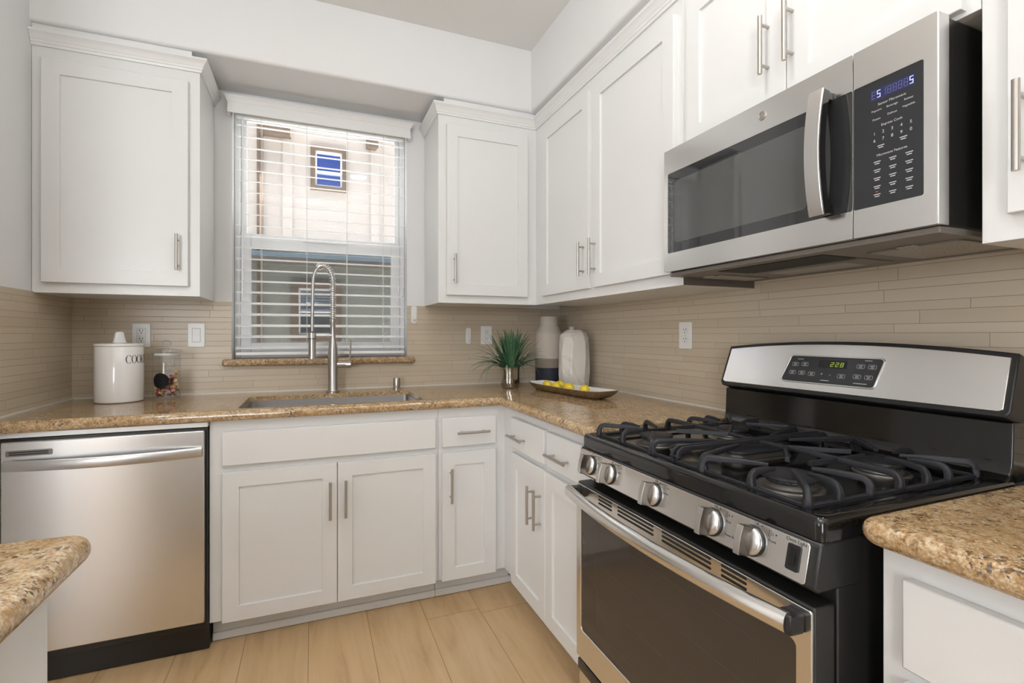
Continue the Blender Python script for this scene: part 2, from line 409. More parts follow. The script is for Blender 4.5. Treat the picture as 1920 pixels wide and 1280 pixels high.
# backsplash tile bonded to the walls, cut out around the window
TT = 1.367
g = G()
g.box(XL, WX0, 0, .006, .9, TT); g.box(WX1, 0, 0, .006, .9, TT); g.box(WX0, WX1, 0, .006, .9, WZ0)
g.build('tile_backsplash', M_tile_x, wall_back, smooth=0)
g = G(); g.box(0, .006, -3.3, 0, .9, 1.44); g.build('tile_backsplash', M_tile_y, wall_right, smooth=0)
g = G(); g.box(XL-.006, XL, -.66, 0, .9, 1.371); g.build('tile_backsplash', M_tile_y, wall_left, smooth=0)
g = G(); g.box(XL, 0, -.005, 0, .9135, .9195); g.build('caulk_line', M_caulk, wall_back, smooth=0)
g = G(); g.box(-.005, 0, -1.48, -.005, .9135, .9195); g.box(-.005, 0, -3.2, -2.262, .9135, .9195); g.build('caulk_line', M_caulk, wall_right, smooth=0)
g = G(); g.box(XL, XL+.006, -.655, -.005, .9135, .920); g.build('caulk_line', M_caulk, wall_left, smooth=0)
# soffits (rounded lower edge)
def soffit_poly(dep, r=.016, n=6):
    P = [(-.004, TOP-.0005), (-.004, SOF), (dep-r, SOF)]
    for i in range(1, n+1):
        t = PI/2*i/n; P.append((dep-r+r*math.sin(t), SOF+r-r*math.cos(t)))
    return P + [(dep, TOP-.0005)]
g = G(); g.prism(soffit_poly(SD), XL-.0058, .004, lambda d, z, a: Vector((a, -d, z))); struct(g.build('trim_1', M_wall, smooth=50))
g = G(); g.prism(soffit_poly(SR), -6.17, -.30, lambda d, z, a: Vector((-d, a, z))); struct(g.build('trim_2', M_wall, smooth=50))
# crown moulding, mitred at the corners
CROWN = [(0, 2.322), (.007, 2.322), (.009, 2.331), (.012, 2.334), (.013, 2.341), (.017, 2.346), (.019, 2.353), (.026, 2.363), (.031, 2.368), (.031, 2.376), (0, 2.378)]
def crown(path, name):
    P = [Vector((*p, 0)) for p in path]; rings = []
    nrm = [Vector((-(P[i+1]-P[i]).y, (P[i+1]-P[i]).x, 0)).normalized()*-1 for i in range(len(P)-1)]
    for i, p in enumerate(P):
        if i == 0: m_ = nrm[0]
        elif i == len(P)-1: m_ = nrm[-1]
        else: m_ = (nrm[i-1]+nrm[i]); m_ = m_/(m_.dot(nrm[i]))
        rings.append([p + m_*o + Vector((0, 0, z)) for o, z in CROWN])
    g = G(); g.loft(rings); return struct(g.build(name, M_trim, smooth=25))
YU = -.3282; XU = -.3143; ULX = -1.8974; URX = -.8595; UZ0, UZ1 = 1.3665, 2.374
crown([(XL-.005, YU), (ULX, YU), (ULX, -.001)], 'trim_3')
crown([(URX, -.001), (URX, YU), (XU, YU), (XU, -3.2)], 'trim_4')

g = G(); g.box(-.318, -.001, -3.1, -.30, 2.3785, 2.4095); struct(g.build('trim_5', M_trim, smooth=0))
g = G(); g.box(XL-.005, ULX-.03, -.326, -.001, 2.3785, 2.4095); struct(g.build('trim_6', M_trim, smooth=0))
g = G(); g.box(URX+.03, -.3185, -.326, -.001, 2.3785, 2.4095); struct(g.build('trim_7', M_trim, smooth=0))

# ------------------------------------------------------------------ window, stone sill, blind
win = bpy.data.objects.new('window_1', None); C.objects.link(win); win.location = (-1.39, .1, 1.083); win['kind'] = 'structure'
g = G()
def fr_xz(g, x0, x1, z0, z1, t, y0, y1, tb=None, tt=None):
    tb = t if tb is None else tb; tt = t if tt is None else tt
    g.box(x0, x0+t, y0, y1, z0, z1); g.box(x1-t, x1, y0, y1, z0, z1); g.box(x0+t, x1-t, y0, y1, z0, z0+tb); g.box(x0+t, x1-t, y0, y1, z1-tt, z1)
fr_xz(g, WX0+.001, WX1-.001, 1.0835, WZ1-.001, .026, .085, .143)
g.build('window_frame', M_vinyl, win, .003)
g = G(); fr_xz(g, WX0+.028, WX1-.028, 1.685, WZ1-.028, .026, .112, .135); us = g.build('upper_sash', M_vinyl, win, .002)
g = G(); g.box(WX0+.05, WX1-.05, .122, .125, 1.70, WZ1-.05); g.build('glass_pane', M_pane, us, smooth=0)
g = G(); fr_xz(g, WX0+.028, WX1-.028, 1.112, 1.728, .048, .088, .111, .05, .072); ls = g.build('lower_sash', M_vinyl, win, .003)
g = G(); g.box(WX0+.07, WX1-.07, .098, .101, 1.155, 1.665); g.build('glass_pane', M_pane, ls, smooth=0)
g = G(); g.box(-1.50, -1.28, .080, .088, 1.700, 1.712); g.build('sash_lock', M_vinyl, ls, .002)
g = G(); g.box(WX0+.045, WX1-.045, .138, .1385, 1.105, 1.70); g.build('insect_screen', M_screen, win, smooth=0)
g = G(); g.box(-1.862, -.920, -.028, .0835, 1.0475, 1.083); g.box(WX0, WX1, .0835, .146, 1.0475, 1.0835)
sl = g.build('window_sill', M_granite, win, .012, seg=4); sl['label'] = 'speckled tan stone window ledge'

bl = thing('window_blind', 'white horizontal slat blind lowered over the window above the sink', 'blind', (-1.39, .03, 1.10))
BX0, BX1 = -1.806, -.972
g = G()
def valance_sec(x): return None
prof = [(-.052, 2.284), (-.060, 2.284), (-.060, 2.335), (-.064, 2.341), (-.067, 2.352), (-.073, 2.360), (-.073, 2.366), (-.052, 2.366)]
def vx(y): return max(0, (-.060-y))      # the flare also runs round the ends
rings = []
for x_, sgn in ((-1.833, -1), (-.951, 1)):
    rings.append([Vector((x_ + sgn*vx(y)*1.0, y, z)) for y, z in prof])
g.loft(rings)
g.box(-1.833, -1.825, -.052, -.001, 2.284, 2.362); g.box(-.959, -.951, -.052, -.001, 2.284, 2.362)
g.build('valance', M_trim, bl, smooth=25)
g = G(); g.box(BX0, BX1, .002, .056, 2.300, 2.345); g.build('head_rail', M_vinyl, bl, .003)
NS = 21; zt = 2.262; zb = 1.140; tilt = math.radians(13)
g = G()
for i in range(NS):
    z = zt + (zb-zt)*i/(NS-1); y0 = .030
    sec = []
    for k in range(9):
        q = -.025 + .05*k/8; arch = .0022*(1-(q/.025)**2)
        sec.append((y0 + q*math.cos(tilt) , z + q*math.sin(tilt) + arch))
    lo = [(y, zz-.0028) for y, zz in reversed(sec)]
    ring = sec + lo
    g.loft([[Vector((x_, y, zz)) for y, zz in ring] for x_ in (BX0, BX1)])
g.build('slats', M_slat, bl, smooth=30)
g = G(); g.box(BX0, BX1, .004, .056, 1.099, 1.116); g.build('bottom_rail', M_slat, bl, .004)
g = G()
LAD = (-1.692, -1.478, -1.278, -1.086)
for x_ in LAD:
    for y_ in (.0035, .0565): g.tube([(x_, y_, 1.116), (x_, y_, 2.30)], .0010, 6)
g.build('ladder_cords', M_cord, bl)
g = G(); g.tube([(-1.772, -.018, 2.290), (-1.772, -.020, 1.42)], .0042, 8); g.tube([(-1.772, -.020, 1.42), (-1.772, -.020, 1.37)], .0052, 8); g.build('tilt_wand', M_vinyl, bl)
g = G()
for q, zz in ((0, 1.47), (.012, 1.44), (.022, 1.455)): g.tube([(-1.012+q, -.016, 2.29), (-1.010+q, -.018, zz)], .0009, 6)
lc = g.build('lift_cords', M_cord, bl)
for q, zz in ((0, 1.47), (.012, 1.44), (.022, 1.455)):
    g = G(); g.lathe([(.002, 0), (.0065, -.034), (.0055, -.038), (.0, -.038)], (-1.010+q, -.018, zz+.003), 12); g.build('cord_tassel', M_vinyl, lc)

# ------------------------------------------------------------------ outside: ground and the house next door
g = G(); g.box(-14, 12, .15, 4.9, -.5, -.4); struct(g.build('ground', mat('concrete_paving', (.60, .59, .57), .8), smooth=0))
HY = 4.0
M_cream = mat('cream_siding', (.50, .462, .42), .7); M_stucco = mat('grey_green_stucco', (.25, .265, .235), .85)
n = N(M_stucco); n.bump(n.noise(n.coord(), 60, 4), .5, .01)
M_brown = mat('brown_trim', (.13, .085, .055), .55); M_bgrey = mat('blue_grey_flashing', (.20, .29, .36), .5); M_dk = mat('dark_fascia', (.16, .14, .125), .6)
M_sky = mat('reflective_glass', (.55, .66, .85), .03, 1.0)
M_winw = mat('white_sash', (.75, .74, .72), .5)
hs_ = thing('neighbouring_house', 'cream and grey house next door seen through the blind', 'house', (-1.3, HY, -.4))
g = G()
def holed(g, x0, x1, z0, z1, hx0, hx1, hz0, hz1, y0, y1):
    g.box(x0, hx0, y0, y1, z0, z1); g.box(hx1, x1, y0, y1, z0, z1); g.box(hx0, hx1, y0, y1, z0, hz0); g.box(hx0, hx1, y0, y1, hz1, z1)
holed(g, -9, 7, 2.215, 4.5, -1.48, -1.041, 3.055, 3.62, HY, HY+.3)
for x_ in (-1.80, -.74):
    g.box(x_, x_+.11, HY-.03, HY, 2.225, 3.72)
g.build('siding_wall', M_cream, hs_, smooth=0)
g = G(); holed(g, -9, 7, -.4, 2.10, -1.705, -1.107, 1.126, 1.886, HY+.02, HY+.3); g.build('stucco_wall', M_stucco, hs_, smooth=0)
g = G(); g.box(-9, 7, HY-.16, HY+.3, 2.105, 2.160); g.build('fascia', M_dk, hs_, smooth=0)
g = G(); g.box(-9, 7, HY-.17, HY-.02, 2.160, 2.215); g.build('flashing', M_bgrey, hs_, .004)
def house_window(x0, x1, z0, z1, t, rail):
    g = G(); fr_xz(g, x0, x1, z0, z1, t, HY-.05, HY+.06); a = g.build('window_trim', M_brown, hs_, .004)
    g = G(); fr_xz(g, x0+t, x1-t, rail-.012, z1-t, .022, HY-.02, HY+.05); fr_xz(g, x0+t, x1-t, z0+t, rail+.012, .022, HY-.005, HY+.05); g.build('window_sash', M_winw, a, .003)
    g = G(); g.box(x0+t+.02, x1-t-.02, HY+.02, HY+.026, rail, z1-t-.02); g.box(x0+t+.02, x1-t-.02, HY+.03, HY+.036, z0+t+.02, rail); g.build('window_glass', M_sky, a, smooth=0)
house_window(-1.48, -1.041, 3.055, 3.62, .056, 3.30)
house_window(-1.705, -1.107, 1.126, 1.886, .085, 1.50)
g = G(); g.tube([(-2.05, HY-.06, -.3), (-2.05, HY-.06, 4.6)], .034, 4); dsp = g.build('downspout', M_brown, hs_)
for x0, x1 in ((-2.03, -1.70), (-.80, -.68)):
    g = G(); g.loft([[Vector((x0, HY-y, z)) for y, z in ((0, 3.66), (.34, 3.58), (.34, 3.76), (0, 3.98))], [Vector((x1, HY-y, z)) for y, z in ((0, 3.66), (.34, 3.58), (.34, 3.76), (0, 3.98))]])
    g.build('eave_bracket', M_brown, hs_, smooth=0)

# ------------------------------------------------------------------ cabinets
def handle(T, door, a, z, d0, vertical=True): 
    h = G(T); h.pull(a, z, d0, vertical); return h.build('handle', M_nickel, door, smooth=40)
def carcass(T, root, a0, a1, z0, z1, dback, dfront, toe=0, side_open=False):
    g = G(T); t = .016
    g.box(a0, a0+t, dback, dfront-.02, z0, z1); g.box(a1-t, a1, dback, dfront-.02, z0, z1)
    g.box(a0+t, a1-t, dback, dback+.006, z0, z1); g.box(a0+t, a1-t, dback+.006, dfront-.02, z0, z0+t)
    g.build('carcass', M_cab, root, smooth=0)
    g = G(T); g.box(a0, a1, dfront-(.0095 if toe else .02), dfront, z0, z1); g.build('face_frame', M_cab, root, .001)
def door(T, root, a0, a1, z0, z1, d0, d1, name='door', st=.057, slab=False):
    g = G(T)
    if slab: g.box(a0, a1, d0, d1, z0, z1); return g.build(name, M_cab, root, .003)
    g.shaker(a0, a1, z0, z1, d0, d1, st); return g.build(name, M_cab, root, smooth=0)
DU0, DU1 = -YU+.0005, .3500          # upper doors on the back wall
UD0, UD1 = 1.4066, 2.2732
# upper cabinets on the back wall
c = thing('upper_cabinet', 'white single-door wall cabinet left of the window', 'cabinet', (-2.17, -.16, UZ0))
carcass(BK, c, XL-.005, ULX, UZ0, UZ1, .001, -YU)
d = door(BK, c, -2.4208, -1.937, UD0, UD1, DU0, DU1); handle(BK, d, -1.972, 1.545, DU1)
c = thing('upper_cabinet', 'white single-door wall cabinet right of the window, in the corner', 'cabinet', (-.6, -.16, UZ0))
carcass(BK, c, URX, XU+.006, UZ0, UZ1, .001, -YU)
d = door(BK, c, -.8195, -.3717, UD0, UD1, DU0, DU1); handle(BK, d, -.783, 1.537, DU1)
# upper cabinets on the right wall
RU0, RU1 = -XU+.0005, .3310
c = thing('upper_cabinet', 'white two-door wall cabinet between the corner and the microwave', 'cabinet', (-.16, -.9, UZ0))
carcass(RT, c, -1.4895, -.3290, UZ0, UZ1, .001, -XU)
g = G(RT); g.box(-1.4905, -1.4896, .001, .3140, UZ0, 1.80); g.build('side_panel', mat('dark_brown_side', (.13, .11, .09), .5), c, smooth=0)  # thin dark brown sheet over the cabinet end towards the microwave
d = door(RT, c, -.910, -.4361, UD0, UD1, RU0, RU1); handle(RT, d, -.873, 1.538, RU1)
d = door(RT, c, -1.4601, -.9451, UD0, UD1, RU0, RU1); handle(RT, d, -.967, 1.538, RU1)
c = thing('upper_cabinet', 'short white two-door cabinet directly above the microwave', 'cabinet', (-.16, -1.88, 1.797))
carcass(RT, c, -2.2722, -1.4912, 1.797, UZ1, .001, -XU)
d = door(RT, c, -1.8825, -1.520, 1.806, UD1, RU0, RU1); handle(RT, d, -1.832, 1.960, RU1)
d = door(RT, c, -2.250, -1.8855, 1.806, UD1, RU0, RU1); handle(RT, d, -1.903, 1.960, RU1)
c = thing('upper_cabinet', 'white wall cabinet right of the microwave, cut by the picture edge', 'cabinet', (-.16, -2.6, UZ0))
carcass(RT, c, -3.1, -2.2735, UZ0, UZ1, .001, -XU)
d = door(RT, c, -2.68, -2.315, 1.411, UD1, RU0, RU1); handle(RT, d, -2.340, 1.550, RU1)

# base cabinets on the back wall
BF = .613; BD0, BD1 = .6135, .6331; ZT = .8735; BZ = .103
c = thing('sink_cabinet', 'white base cabinet under the sink with two doors and a blank drawer front', 'cabinet', (-1.37, -.3, 0))
carcass(BK, c, -1.814, -.9285, BZ, ZT, .012, BF, toe=1)
door(BK, c, -1.7702, -.9423, .7004, .8313, BD0, BD1, 'false_drawer_front', slab=True)
d = door(BK, c, -1.7702, -1.3559, .1013, .6743, BD0, BD1); handle(BK, d, -1.383, .529, BD1)
d = door(BK, c, -1.3533, -.9423, .1013, .6743, BD0, BD1); handle(BK, d, -1.323, .530, BD1)
g = G(BK); g.box(-1.814, -.9285, .520, .545, .001, BZ); g.box(-1.814, -.9285, .545, .556, .001, .032); g.build('toe_kick', M_cab, c, .003)
c = thing('base_cabinet', 'narrow white base cabinet right of the sink with one drawer and one door', 'cabinet', (-.77, -.3, 0))
carcass(BK, c, -.9275, -.6000, BZ, ZT, .012, BF)
d = door(BK, c, -.9128, -.6583, .7004, .8313, BD0, BD1, 'drawer', slab=True); handle(BK, d, -.775, .764, BD1, False)
d = door(BK, c, -.9128, -.6583, .1013, .6743, BD0, BD1); handle(BK, d, -.877, .532, BD1)
g = G(BK); g.box(-.9275, -.56, .520, .545, .001, BZ); g.box(-.9275, -.552, .545, .556, .001, .032); g.build('toe_kick', M_cab, c, .003)
# base cabinet on the right wall, corner to range
RF = .609; RD0, RD1 = .6095, .629
c = thing('base_cabinet', 'white two-door two-drawer base cabinet between the corner and the range', 'cabinet', (-.3, -1.05, 0))
carcass(RT, c, -1.474, -.6140, BZ, ZT, .012, RF)
for a0, a1, ha, hd in ((-1.0815, -.7425, -.842, -.992), (-1.444, -1.105, -1.224, -1.050)):
    d = door(RT, c, a0, a1, .7035, .8365, RD0, RD1, 'drawer', slab=True); handle(RT, d, ha, .760, RD1, False)
d = door(RT, c, -1.0905, -.7425, .1013, .6805, RD0, RD1); handle(RT, d, -.990, .525, RD1)
d = door(RT, c, -1.444, -1.0935, .1013, .6805, RD0, RD1); handle(RT, d, -1.054, .523, RD1)
g = G(RT); g.box(-1.474, -.525, .520, .545, .001, BZ); g.box(-1.474, -.557, .545, .556, .001, .032); g.build('toe_kick', M_cab, c, .003)
# base cabinet right of the range
c = thing('base_cabinet', 'white base cabinet right of the range, in the near right foreground', 'cabinet', (-.3, -2.7, 0))
carcass(RT, c, -3.15, -2.283, BZ, ZT, .012, RF)
for a0, a1 in ((-2.70, -2.3205), (-3.12, -2.72)):
    door(RT, c, a0, a1, .7015, .8345, RD0, RD1, 'drawer', slab=True)
    door(RT, c, a0, a1, .1013, .6775, RD0, RD1)
g = G(RT); g.box(-3.15, -2.283, .520, .545, .001, BZ); g.build('toe_kick', M_cab, c, .003)
# peninsula in the near left foreground
c = thing('peninsula_cabinet', 'white cabinet with a plain end panel under the near left countertop', 'cabinet', (-2.05, -2.5, 0))
g = G(); g.box(-2.42, -1.80, -3.15, -1.936, .09, ZT); g.build('carcass', M_cab, c, .002)
g = G(); g.box(-1.7995, -1.7805, -3.15, -1.934, .001, ZT); g.build('end_panel', M_cab, c, .002)
# strip of filler over and left of the dishwasher
c = thing('cabinet_filler', 'thin white filler strip framing the dishwasher under the counter', 'filler', (-2.44, -.6, 0))
g = G(BK); g.box(XL+.001, -1.8155, .595, .640, .8565, ZT); g.build('rail', M_cab, c, .001)
g = G(BK); g.box(XL+.001, -2.417, .05, .640, .001, .8560); g.build('stile', M_cab, c, .001)

# ------------------------------------------------------------------ countertops
def slab(name, outline, z0, z1, label, r=.019, hole=None, sharp=()):
    """outline: list of (x, y, rounded) ; straight-sided stone top with rounded-over edges except those in sharp"""
    g = G(); bm = g.bm
    top = [bm.verts.new((x, y, z1)) for x, y in outline]
    if hole:
        hv = [bm.verts.new((x, y, z1)) for x, y in hole]
        es = [bm.edges.new((top[i], top[(i+1) % len(top)])) for i in range(len(top))] + [bm.edges.new((hv[i], hv[(i+1) % len(hv)])) for i in range(len(hv))]
        bmesh.ops.triangle_fill(bm, use_beauty=True, edges=es)
    else: bm.faces.new(top)
    bm.faces.ensure_lookup_table()
    ex = bmesh.ops.extrude_face_region(bm, geom=bm.faces[:])
    bmesh.ops.translate(bm, verts=[e for e in ex['geom'] if isinstance(e, bmesh.types.BMVert)], vec=(0, 0, z0-z1))
    bmesh.ops.recalc_face_normals(bm, faces=bm.faces[:])
    def on_sharp(p, q):
        for ax, val in sharp:
            i = 'xy'.index(ax)
            if abs(p[i]-val) < 1e-5 and abs(q[i]-val) < 1e-5: return True
        return False
    def on_hole(p): return hole and any(abs(p.x-x) < 1e-5 and abs(p.y-y) < 1e-5 for x, y in hole)
    E_ = [e for e in bm.edges if abs(e.verts[0].co.z-e.verts[1].co.z) < 1e-6 and abs(e.calc_face_angle(0)) > .5 and not on_sharp(e.verts[0].co, e.verts[1].co) and not (on_hole(e.verts[0].co) and on_hole(e.verts[1].co))]
    bmesh.ops.bevel(bm, geom=E_, offset=r, segments=6, affect='EDGES', profile=.5, clamp_overlap=False)
    o = g.build(name, M_granite, smooth=40)
    tag(o, label, 'countertop'); return o
def arc(cx_, cy, r, t0, t1, n=6): return [(cx_+r*math.cos(t0+(t1-t0)*i/n), cy+r*math.sin(t0+(t1-t0)*i/n)) for i in range(n+1)]
CF = -.6545; CZ0, CZ1 = .8745, .914
SINK = (-1.722, -.990, -.6005, -.205)
hole = arc(SINK[1]-.02, SINK[3]-.02, .02, 0, PI/2, 3) + arc(SINK[0]+.02, SINK[3]-.02, .02, PI/2, PI, 3) + arc(SINK[0]+.02, SINK[2]+.02, .02, PI, 1.5*PI, 3) + arc(SINK[1]-.02, SINK[2]+.02, .02, 1.5*PI, 2*PI, 3)
inner = arc(CF-.012, CF-.012, .012, PI/2, 0, 3)
o = slab('countertop', [(XL+.001, -.001), (XL+.001, CF)] + inner + [(CF, -1.478), (-.001, -1.478), (-.001, -.001)], CZ0, CZ1,
     'speckled tan granite L-shaped countertop holding the sink, running along two walls', hole=hole, sharp=(('x', XL+.001), ('x', -.001), ('y', -.001), ('y', -1.478)))
rebase(o, (-1.2, -.3, CZ0))
o = slab('countertop', [(-.001, -2.264)] + arc(CF+.035, -2.264-.035, .035, PI/2, PI) + [(CF, -3.2), (-.001, -3.2)], CZ0, CZ1,
     'speckled tan granite countertop right of the range, near right foreground', sharp=(('x', -.001), ('y', -3.2)))
rebase(o, (-.3, -2.7, CZ0))
o = slab('countertop', [(-2.44, -1.884)] + arc(-1.742-.03, -1.884-.03, .03, PI/2, 0) + [(-1.742, -3.2), (-2.44, -3.2)], CZ0, CZ1,
     'speckled tan granite countertop corner poking in at the lower left', sharp=(('y', -3.2),))
rebase(o, (-2.1, -2.5, CZ0))

# ------------------------------------------------------------------ dishwasher
t = thing('dishwasher', 'brushed steel dishwasher with a bowed bar handle, left of the sink cabinet', 'dishwasher', (-2.115, -.35, 0))
g = G(BK); g.box(-2.412, -1.8165, .03, .600, .02, .850); g.build('tub', M_black, t, .004)
g = G(BK); g.box(-2.412, -1.8165, .596, .632, .100, .8545); g.build('door_surround', M_black, t, .002)
# steel front with a slot for the vent at its upper left
DW0, DW1 = -2.4035, -1.8245
g = G(BK); g.box(DW0, DW1, .6325, .652, .128, .8455); dp = g.build('door_panel', M_steel_z, t, .004)
g = G(BK); g.prism(rr(-2.390, -2.268, .797, .817, .004, 3), .6525, .6535, lambda a, z, d: BK(a, d, z)); vp = g.build('vent', M_under, dp, smooth=0)
g = G(BK); g.box(-2.381, -2.278, .6536, .654, .8085, .8125); g.box(-2.381, -2.278, .6536, .654, .8015, .8055); g.build('vent_slot', M_hole, vp, smooth=0)
# bowed handle: flat faced bar arched outwards
pts = []
for i in range(25):
    u = i/24; a = -2.392 + u*(2.392-1.832); pts.append((a, .660 + .040*(1-(2*u-1)**2), .768))
g = G(BK); g.sweep(pts, [(-.007, -.0165), (.006, -.0165), (.0085, -.012), (.0085, .012), (.006, .0165), (-.007, .0165)])
g.box(-2.3915, -2.374, .651, .664, .752, .784); g.box(-1.850, -1.8325, .651, .664, .752, .784)
g.build('handle', M_steel_x, t, smooth=40)
g = G(BK); g.box(-2.412, -1.8165, .560, .585, .004, .100); g.box(-2.412, -1.8165, .585, .603, .004, .096); g.build('kick_plate', M_black, t, .003)

# ------------------------------------------------------------------ sink, faucet, air gap
t = thing('kitchen_sink', 'undermounted steel sink basin in the granite under the window', 'sink', (-1.356, -.41, .66))
x0, x1, y0, y1 = SINK
g = G()
def rect_ring(x0, x1, y0, y1, z, r=.02): return [Vector((a, b, z)) for a, b in rr(x0, x1, y0, y1, r, 4)]
e = .004
g.loft([rect_ring(x0+.0006, x1-.0006, y0+.0006, y1-.0006, .8945), rect_ring(x0+.004, x1-.004, y0+.004, y1-.004, .8945), rect_ring(x0+.006, x1-.006, y0+.006, y1-.006, .70), rect_ring(x0+.02, x1-.02, y0+.02, y1-.02, .672)], caps=False)
g.f([v for v in g.bm.verts][-len(rr(0, 1, 0, 1, .1, 4)):])
ob = g.build('basin', M_steel_x, t, smooth=40)
m_ = ob.modifiers.new('sheet', 'SOLIDIFY'); m_.thickness = .0015; m_.offset = -1
g = G(); g.lathe([(.0, 0), (.055, 0), (.056, .003), (.045, .004), (.04, .001), (0, .001)], (-1.356, -.38, .6735), 24); g.build('drain', M_chrome, t)

t = thing('kitchen_faucet', 'tall steel spring faucet with a pull-down spray head behind the sink', 'faucet', (-1.355, -.135, .9143))
fx, fy, fz = -1.355, -.135, .9143
g = G(); g.lathe([(.033, 0), (.033, .004), (.026, .007), (.0245, .010), (.0245, .185), (.0215, .225), (.0155, .262), (.0130, .275), (.0130, .345), (.0145, .350), (.0145, .365), (.010, .367)], (fx, fy, fz), 28)
fb = g.build('faucet_body', M_faucet, t)
# collar and lever on the right side
g = G(); g.tube([(fx+.018, fy, fz+.138), (fx+.062, fy, fz+.138)], .0165, 18); g.tube([(fx+.062, fy, fz+.138), (fx+.086, fy-.002, fz+.138)], [.0165, .0195], 18)
g.tube([(fx+.080, fy, fz+.145), (fx+.084, fy, fz+.205), (fx+.087, fy, fz+.262)], [.0055, .0042, .0032], 10)
g.build('lever', M_faucet, fb)
# arch of the spring: from the neck up and over to the left, inside it the hose
def arch_pt(u):
    # u 0..1 from neck top to spray head top
    x_top = fx; z0 = fz+.365
    if u < .30: s = u/.30; return Vector((x_top, fy, z0 + s*.185))
    if u < .62:
        s = (u-.30)/.32; t_ = PI*s; return Vector((x_top - .0465*(1-math.cos(t_)), fy - .01*s, z0 + .185 + .085*math.sin(t_)))
    s = (u-.62)/.38; return Vector((x_top - .093 - .004*math.sin(PI*s*.5), fy - .01 - .0*s, z0 + .185 - s*(.185+.060)))
pts = [arch_pt(i/60) for i in range(61)]
g = G(); g.tube(pts, .0078, 12, raw=True); g.build('hose', M_faucet, t)
# spring coil from the neck to just past the top of the arch
co = []; turns = 27; n_ = turns*12; prevb = None
for i in range(n_+1):
    u = .50*i/n_; p = arch_pt(u); q = arch_pt(min(u+.004, 1)); tg = (q-p).normalized(); b = Vector((0, 1, 0)); nn = tg.cross(b).normalized()
    a = 2*PI*turns*i/n_; co.append(p + (nn*math.cos(a) + b*math.sin(a))*.0142)
g = G(); g.tube(co, .0021, 6, raw=True); g.build('spring', M_chrome, t, smooth=60)
end = arch_pt(.50); g = G(); tg = (arch_pt(.505)-arch_pt(.495)).normalized()
g.tube([end-tg*.008, end+tg*.008], .0168, 16, raw=True); g.build('spring_collar', M_chrome, t)
hx = arch_pt(1).x; hy = arch_pt(1).y
g = G(); g.lathe([(.009, .130), (.016, .128), (.018, .12), (.018, .10), (.0175, .098)], (hx, hy, fz+.170), 24); sh = g.build('spray_grip', M_black, t)
g = G(); g.lathe([(.0178, .098), (.0178, .020), (.0205, .006), (.0205, 0), (.016, -.001), (.0, -.001)], (hx, hy, fz+.170), 24); g.build('spray_head', M_faucet, t)
g = G(); g.tube([(fx, fy, fz+.285), (hx+.012, hy, fz+.285)], .0125, 16); g.tube([(hx, hy, fz+.272), (hx, hy, fz+.298)], .0212, 20); g.build('holder_arm', M_chrome, t)
t = G(); t.lathe([(.020, 0), (.020, .004), (.0175, .006), (.0175, .012), (.019, .013), (.019, .055), (.0175, .058), (0, .058)], (-1.031, -.095, .9143), 24)
o = t.build('air_gap', M_faucet); rebase(o, (-1.031, -.095, .9143)); tag(o, 'small brushed steel cap on the counter behind the right end of the sink', 'air gap')

# ------------------------------------------------------------------ gas range
A0, A1 = -2.2440, -1.4860; AM = (A0+A1)/2
R_ = thing('gas_range', 'stainless steel gas range with black cooktop and cast iron grates', 'range', (-.38, AM, 0))
g = G(RT); g.box(A0+.002, A1-.002, .04, .655, .03, .866); g.build('body', M_satin, R_, .003)
for a in (A0+.05, A1-.05):
    for d_ in (.10, .60):
        g = G(RT); g.tube([(a, d_, .0008), (a, d_, .032)], .016, 12); g.build('foot', M_black, R_)
az = lambda a, z, d: RT(a, d, z)
ad = lambda a, d, z: RT(a, d, z)
# cooktop: raised rolled rim round a sunken black pan
g = G()
O_ = rr(A0-.001, A1+.001, .120, .694, .014, 6)
def inset(P, k): 
    cx_ = sum(p[0] for p in P)/len(P); cy_ = sum(p[1] for p in P)/len(P)
    return [(p[0] - math.copysign(k, p[0]-cx_), p[1] - math.copysign(k, p[1]-cy_)) for p in P]
lv = [(0, .868), (-.0002, .895), (.002, .9015), (.006, .905), (.012, .9062), (.024, .9060), (.034, .9030), (.040, .8985), (.052, .8965)]
g.loft([[RT(a, d, z) for a, d in inset(O_, k)] for k, z in lv])
ct = g.build('cooktop', M_enamel, R_, smooth=50)
# burners
BC = {'fl': (-1.655, .555), 'bl': (-1.655, .275), 'fr': (-2.078, .560), 'br': (-2.078, .275)}
for k, (a, d_) in BC.items():
    r = .047 if k == 'fr' else .040
    g = G(); g.lathe([(r+.016, 0), (r+.014, .003), (r+.002, .004), (r-.004, .012), (r-.002, .0165)], (-d_, a, .8963), 40)
    g.lathe([(r-.004, .0165), (r+.001, .0170), (r+.001, .0195), (r-.004, .0200)], (-d_, a, .8963), 40); b_ = g.build('burner', M_alu, R_)
    g = G(); g.lathe([(0, .0200), (r+.004, .0200), (r+.006, .022), (r+.005, .0265), (r-.002, .0285), (0, .0288)], (-d_, a, .8963), 40); g.build('burner_cap', M_iron, b_)
    g = G()
    for q in range(26):
        th = 2*PI*q/26; p = Vector((-d_+(r+.0002)*math.cos(th), a+(r+.0002)*math.sin(th), .8963+.0182))
        e1 = Vector((math.cos(th), math.sin(th), 0)); e2 = Vector((-math.sin(th), math.cos(th), 0))
        g.loft([[p+e2*x_*.0012+Vector((0, 0, y_*.0018))+e1*w_ for x_, y_ in ((-1, -1), (1, -1), (1, 1), (-1, 1))] for w_ in (-.002, .0013)])
    g.build('flame_port', M_hole, b_, smooth=0)
g = G()
ov = lambda k, z: [RT(a, d, .8963+z) for a, d in rr(AM-.030-k, AM+.030+k, .325-k, .505+k, .030+k-.001, 8)]
g.loft([ov(.012, 0), ov(.010, .003), ov(0, .004), ov(-.003, .015)]); b_ = g.build('burner', M_alu, R_)
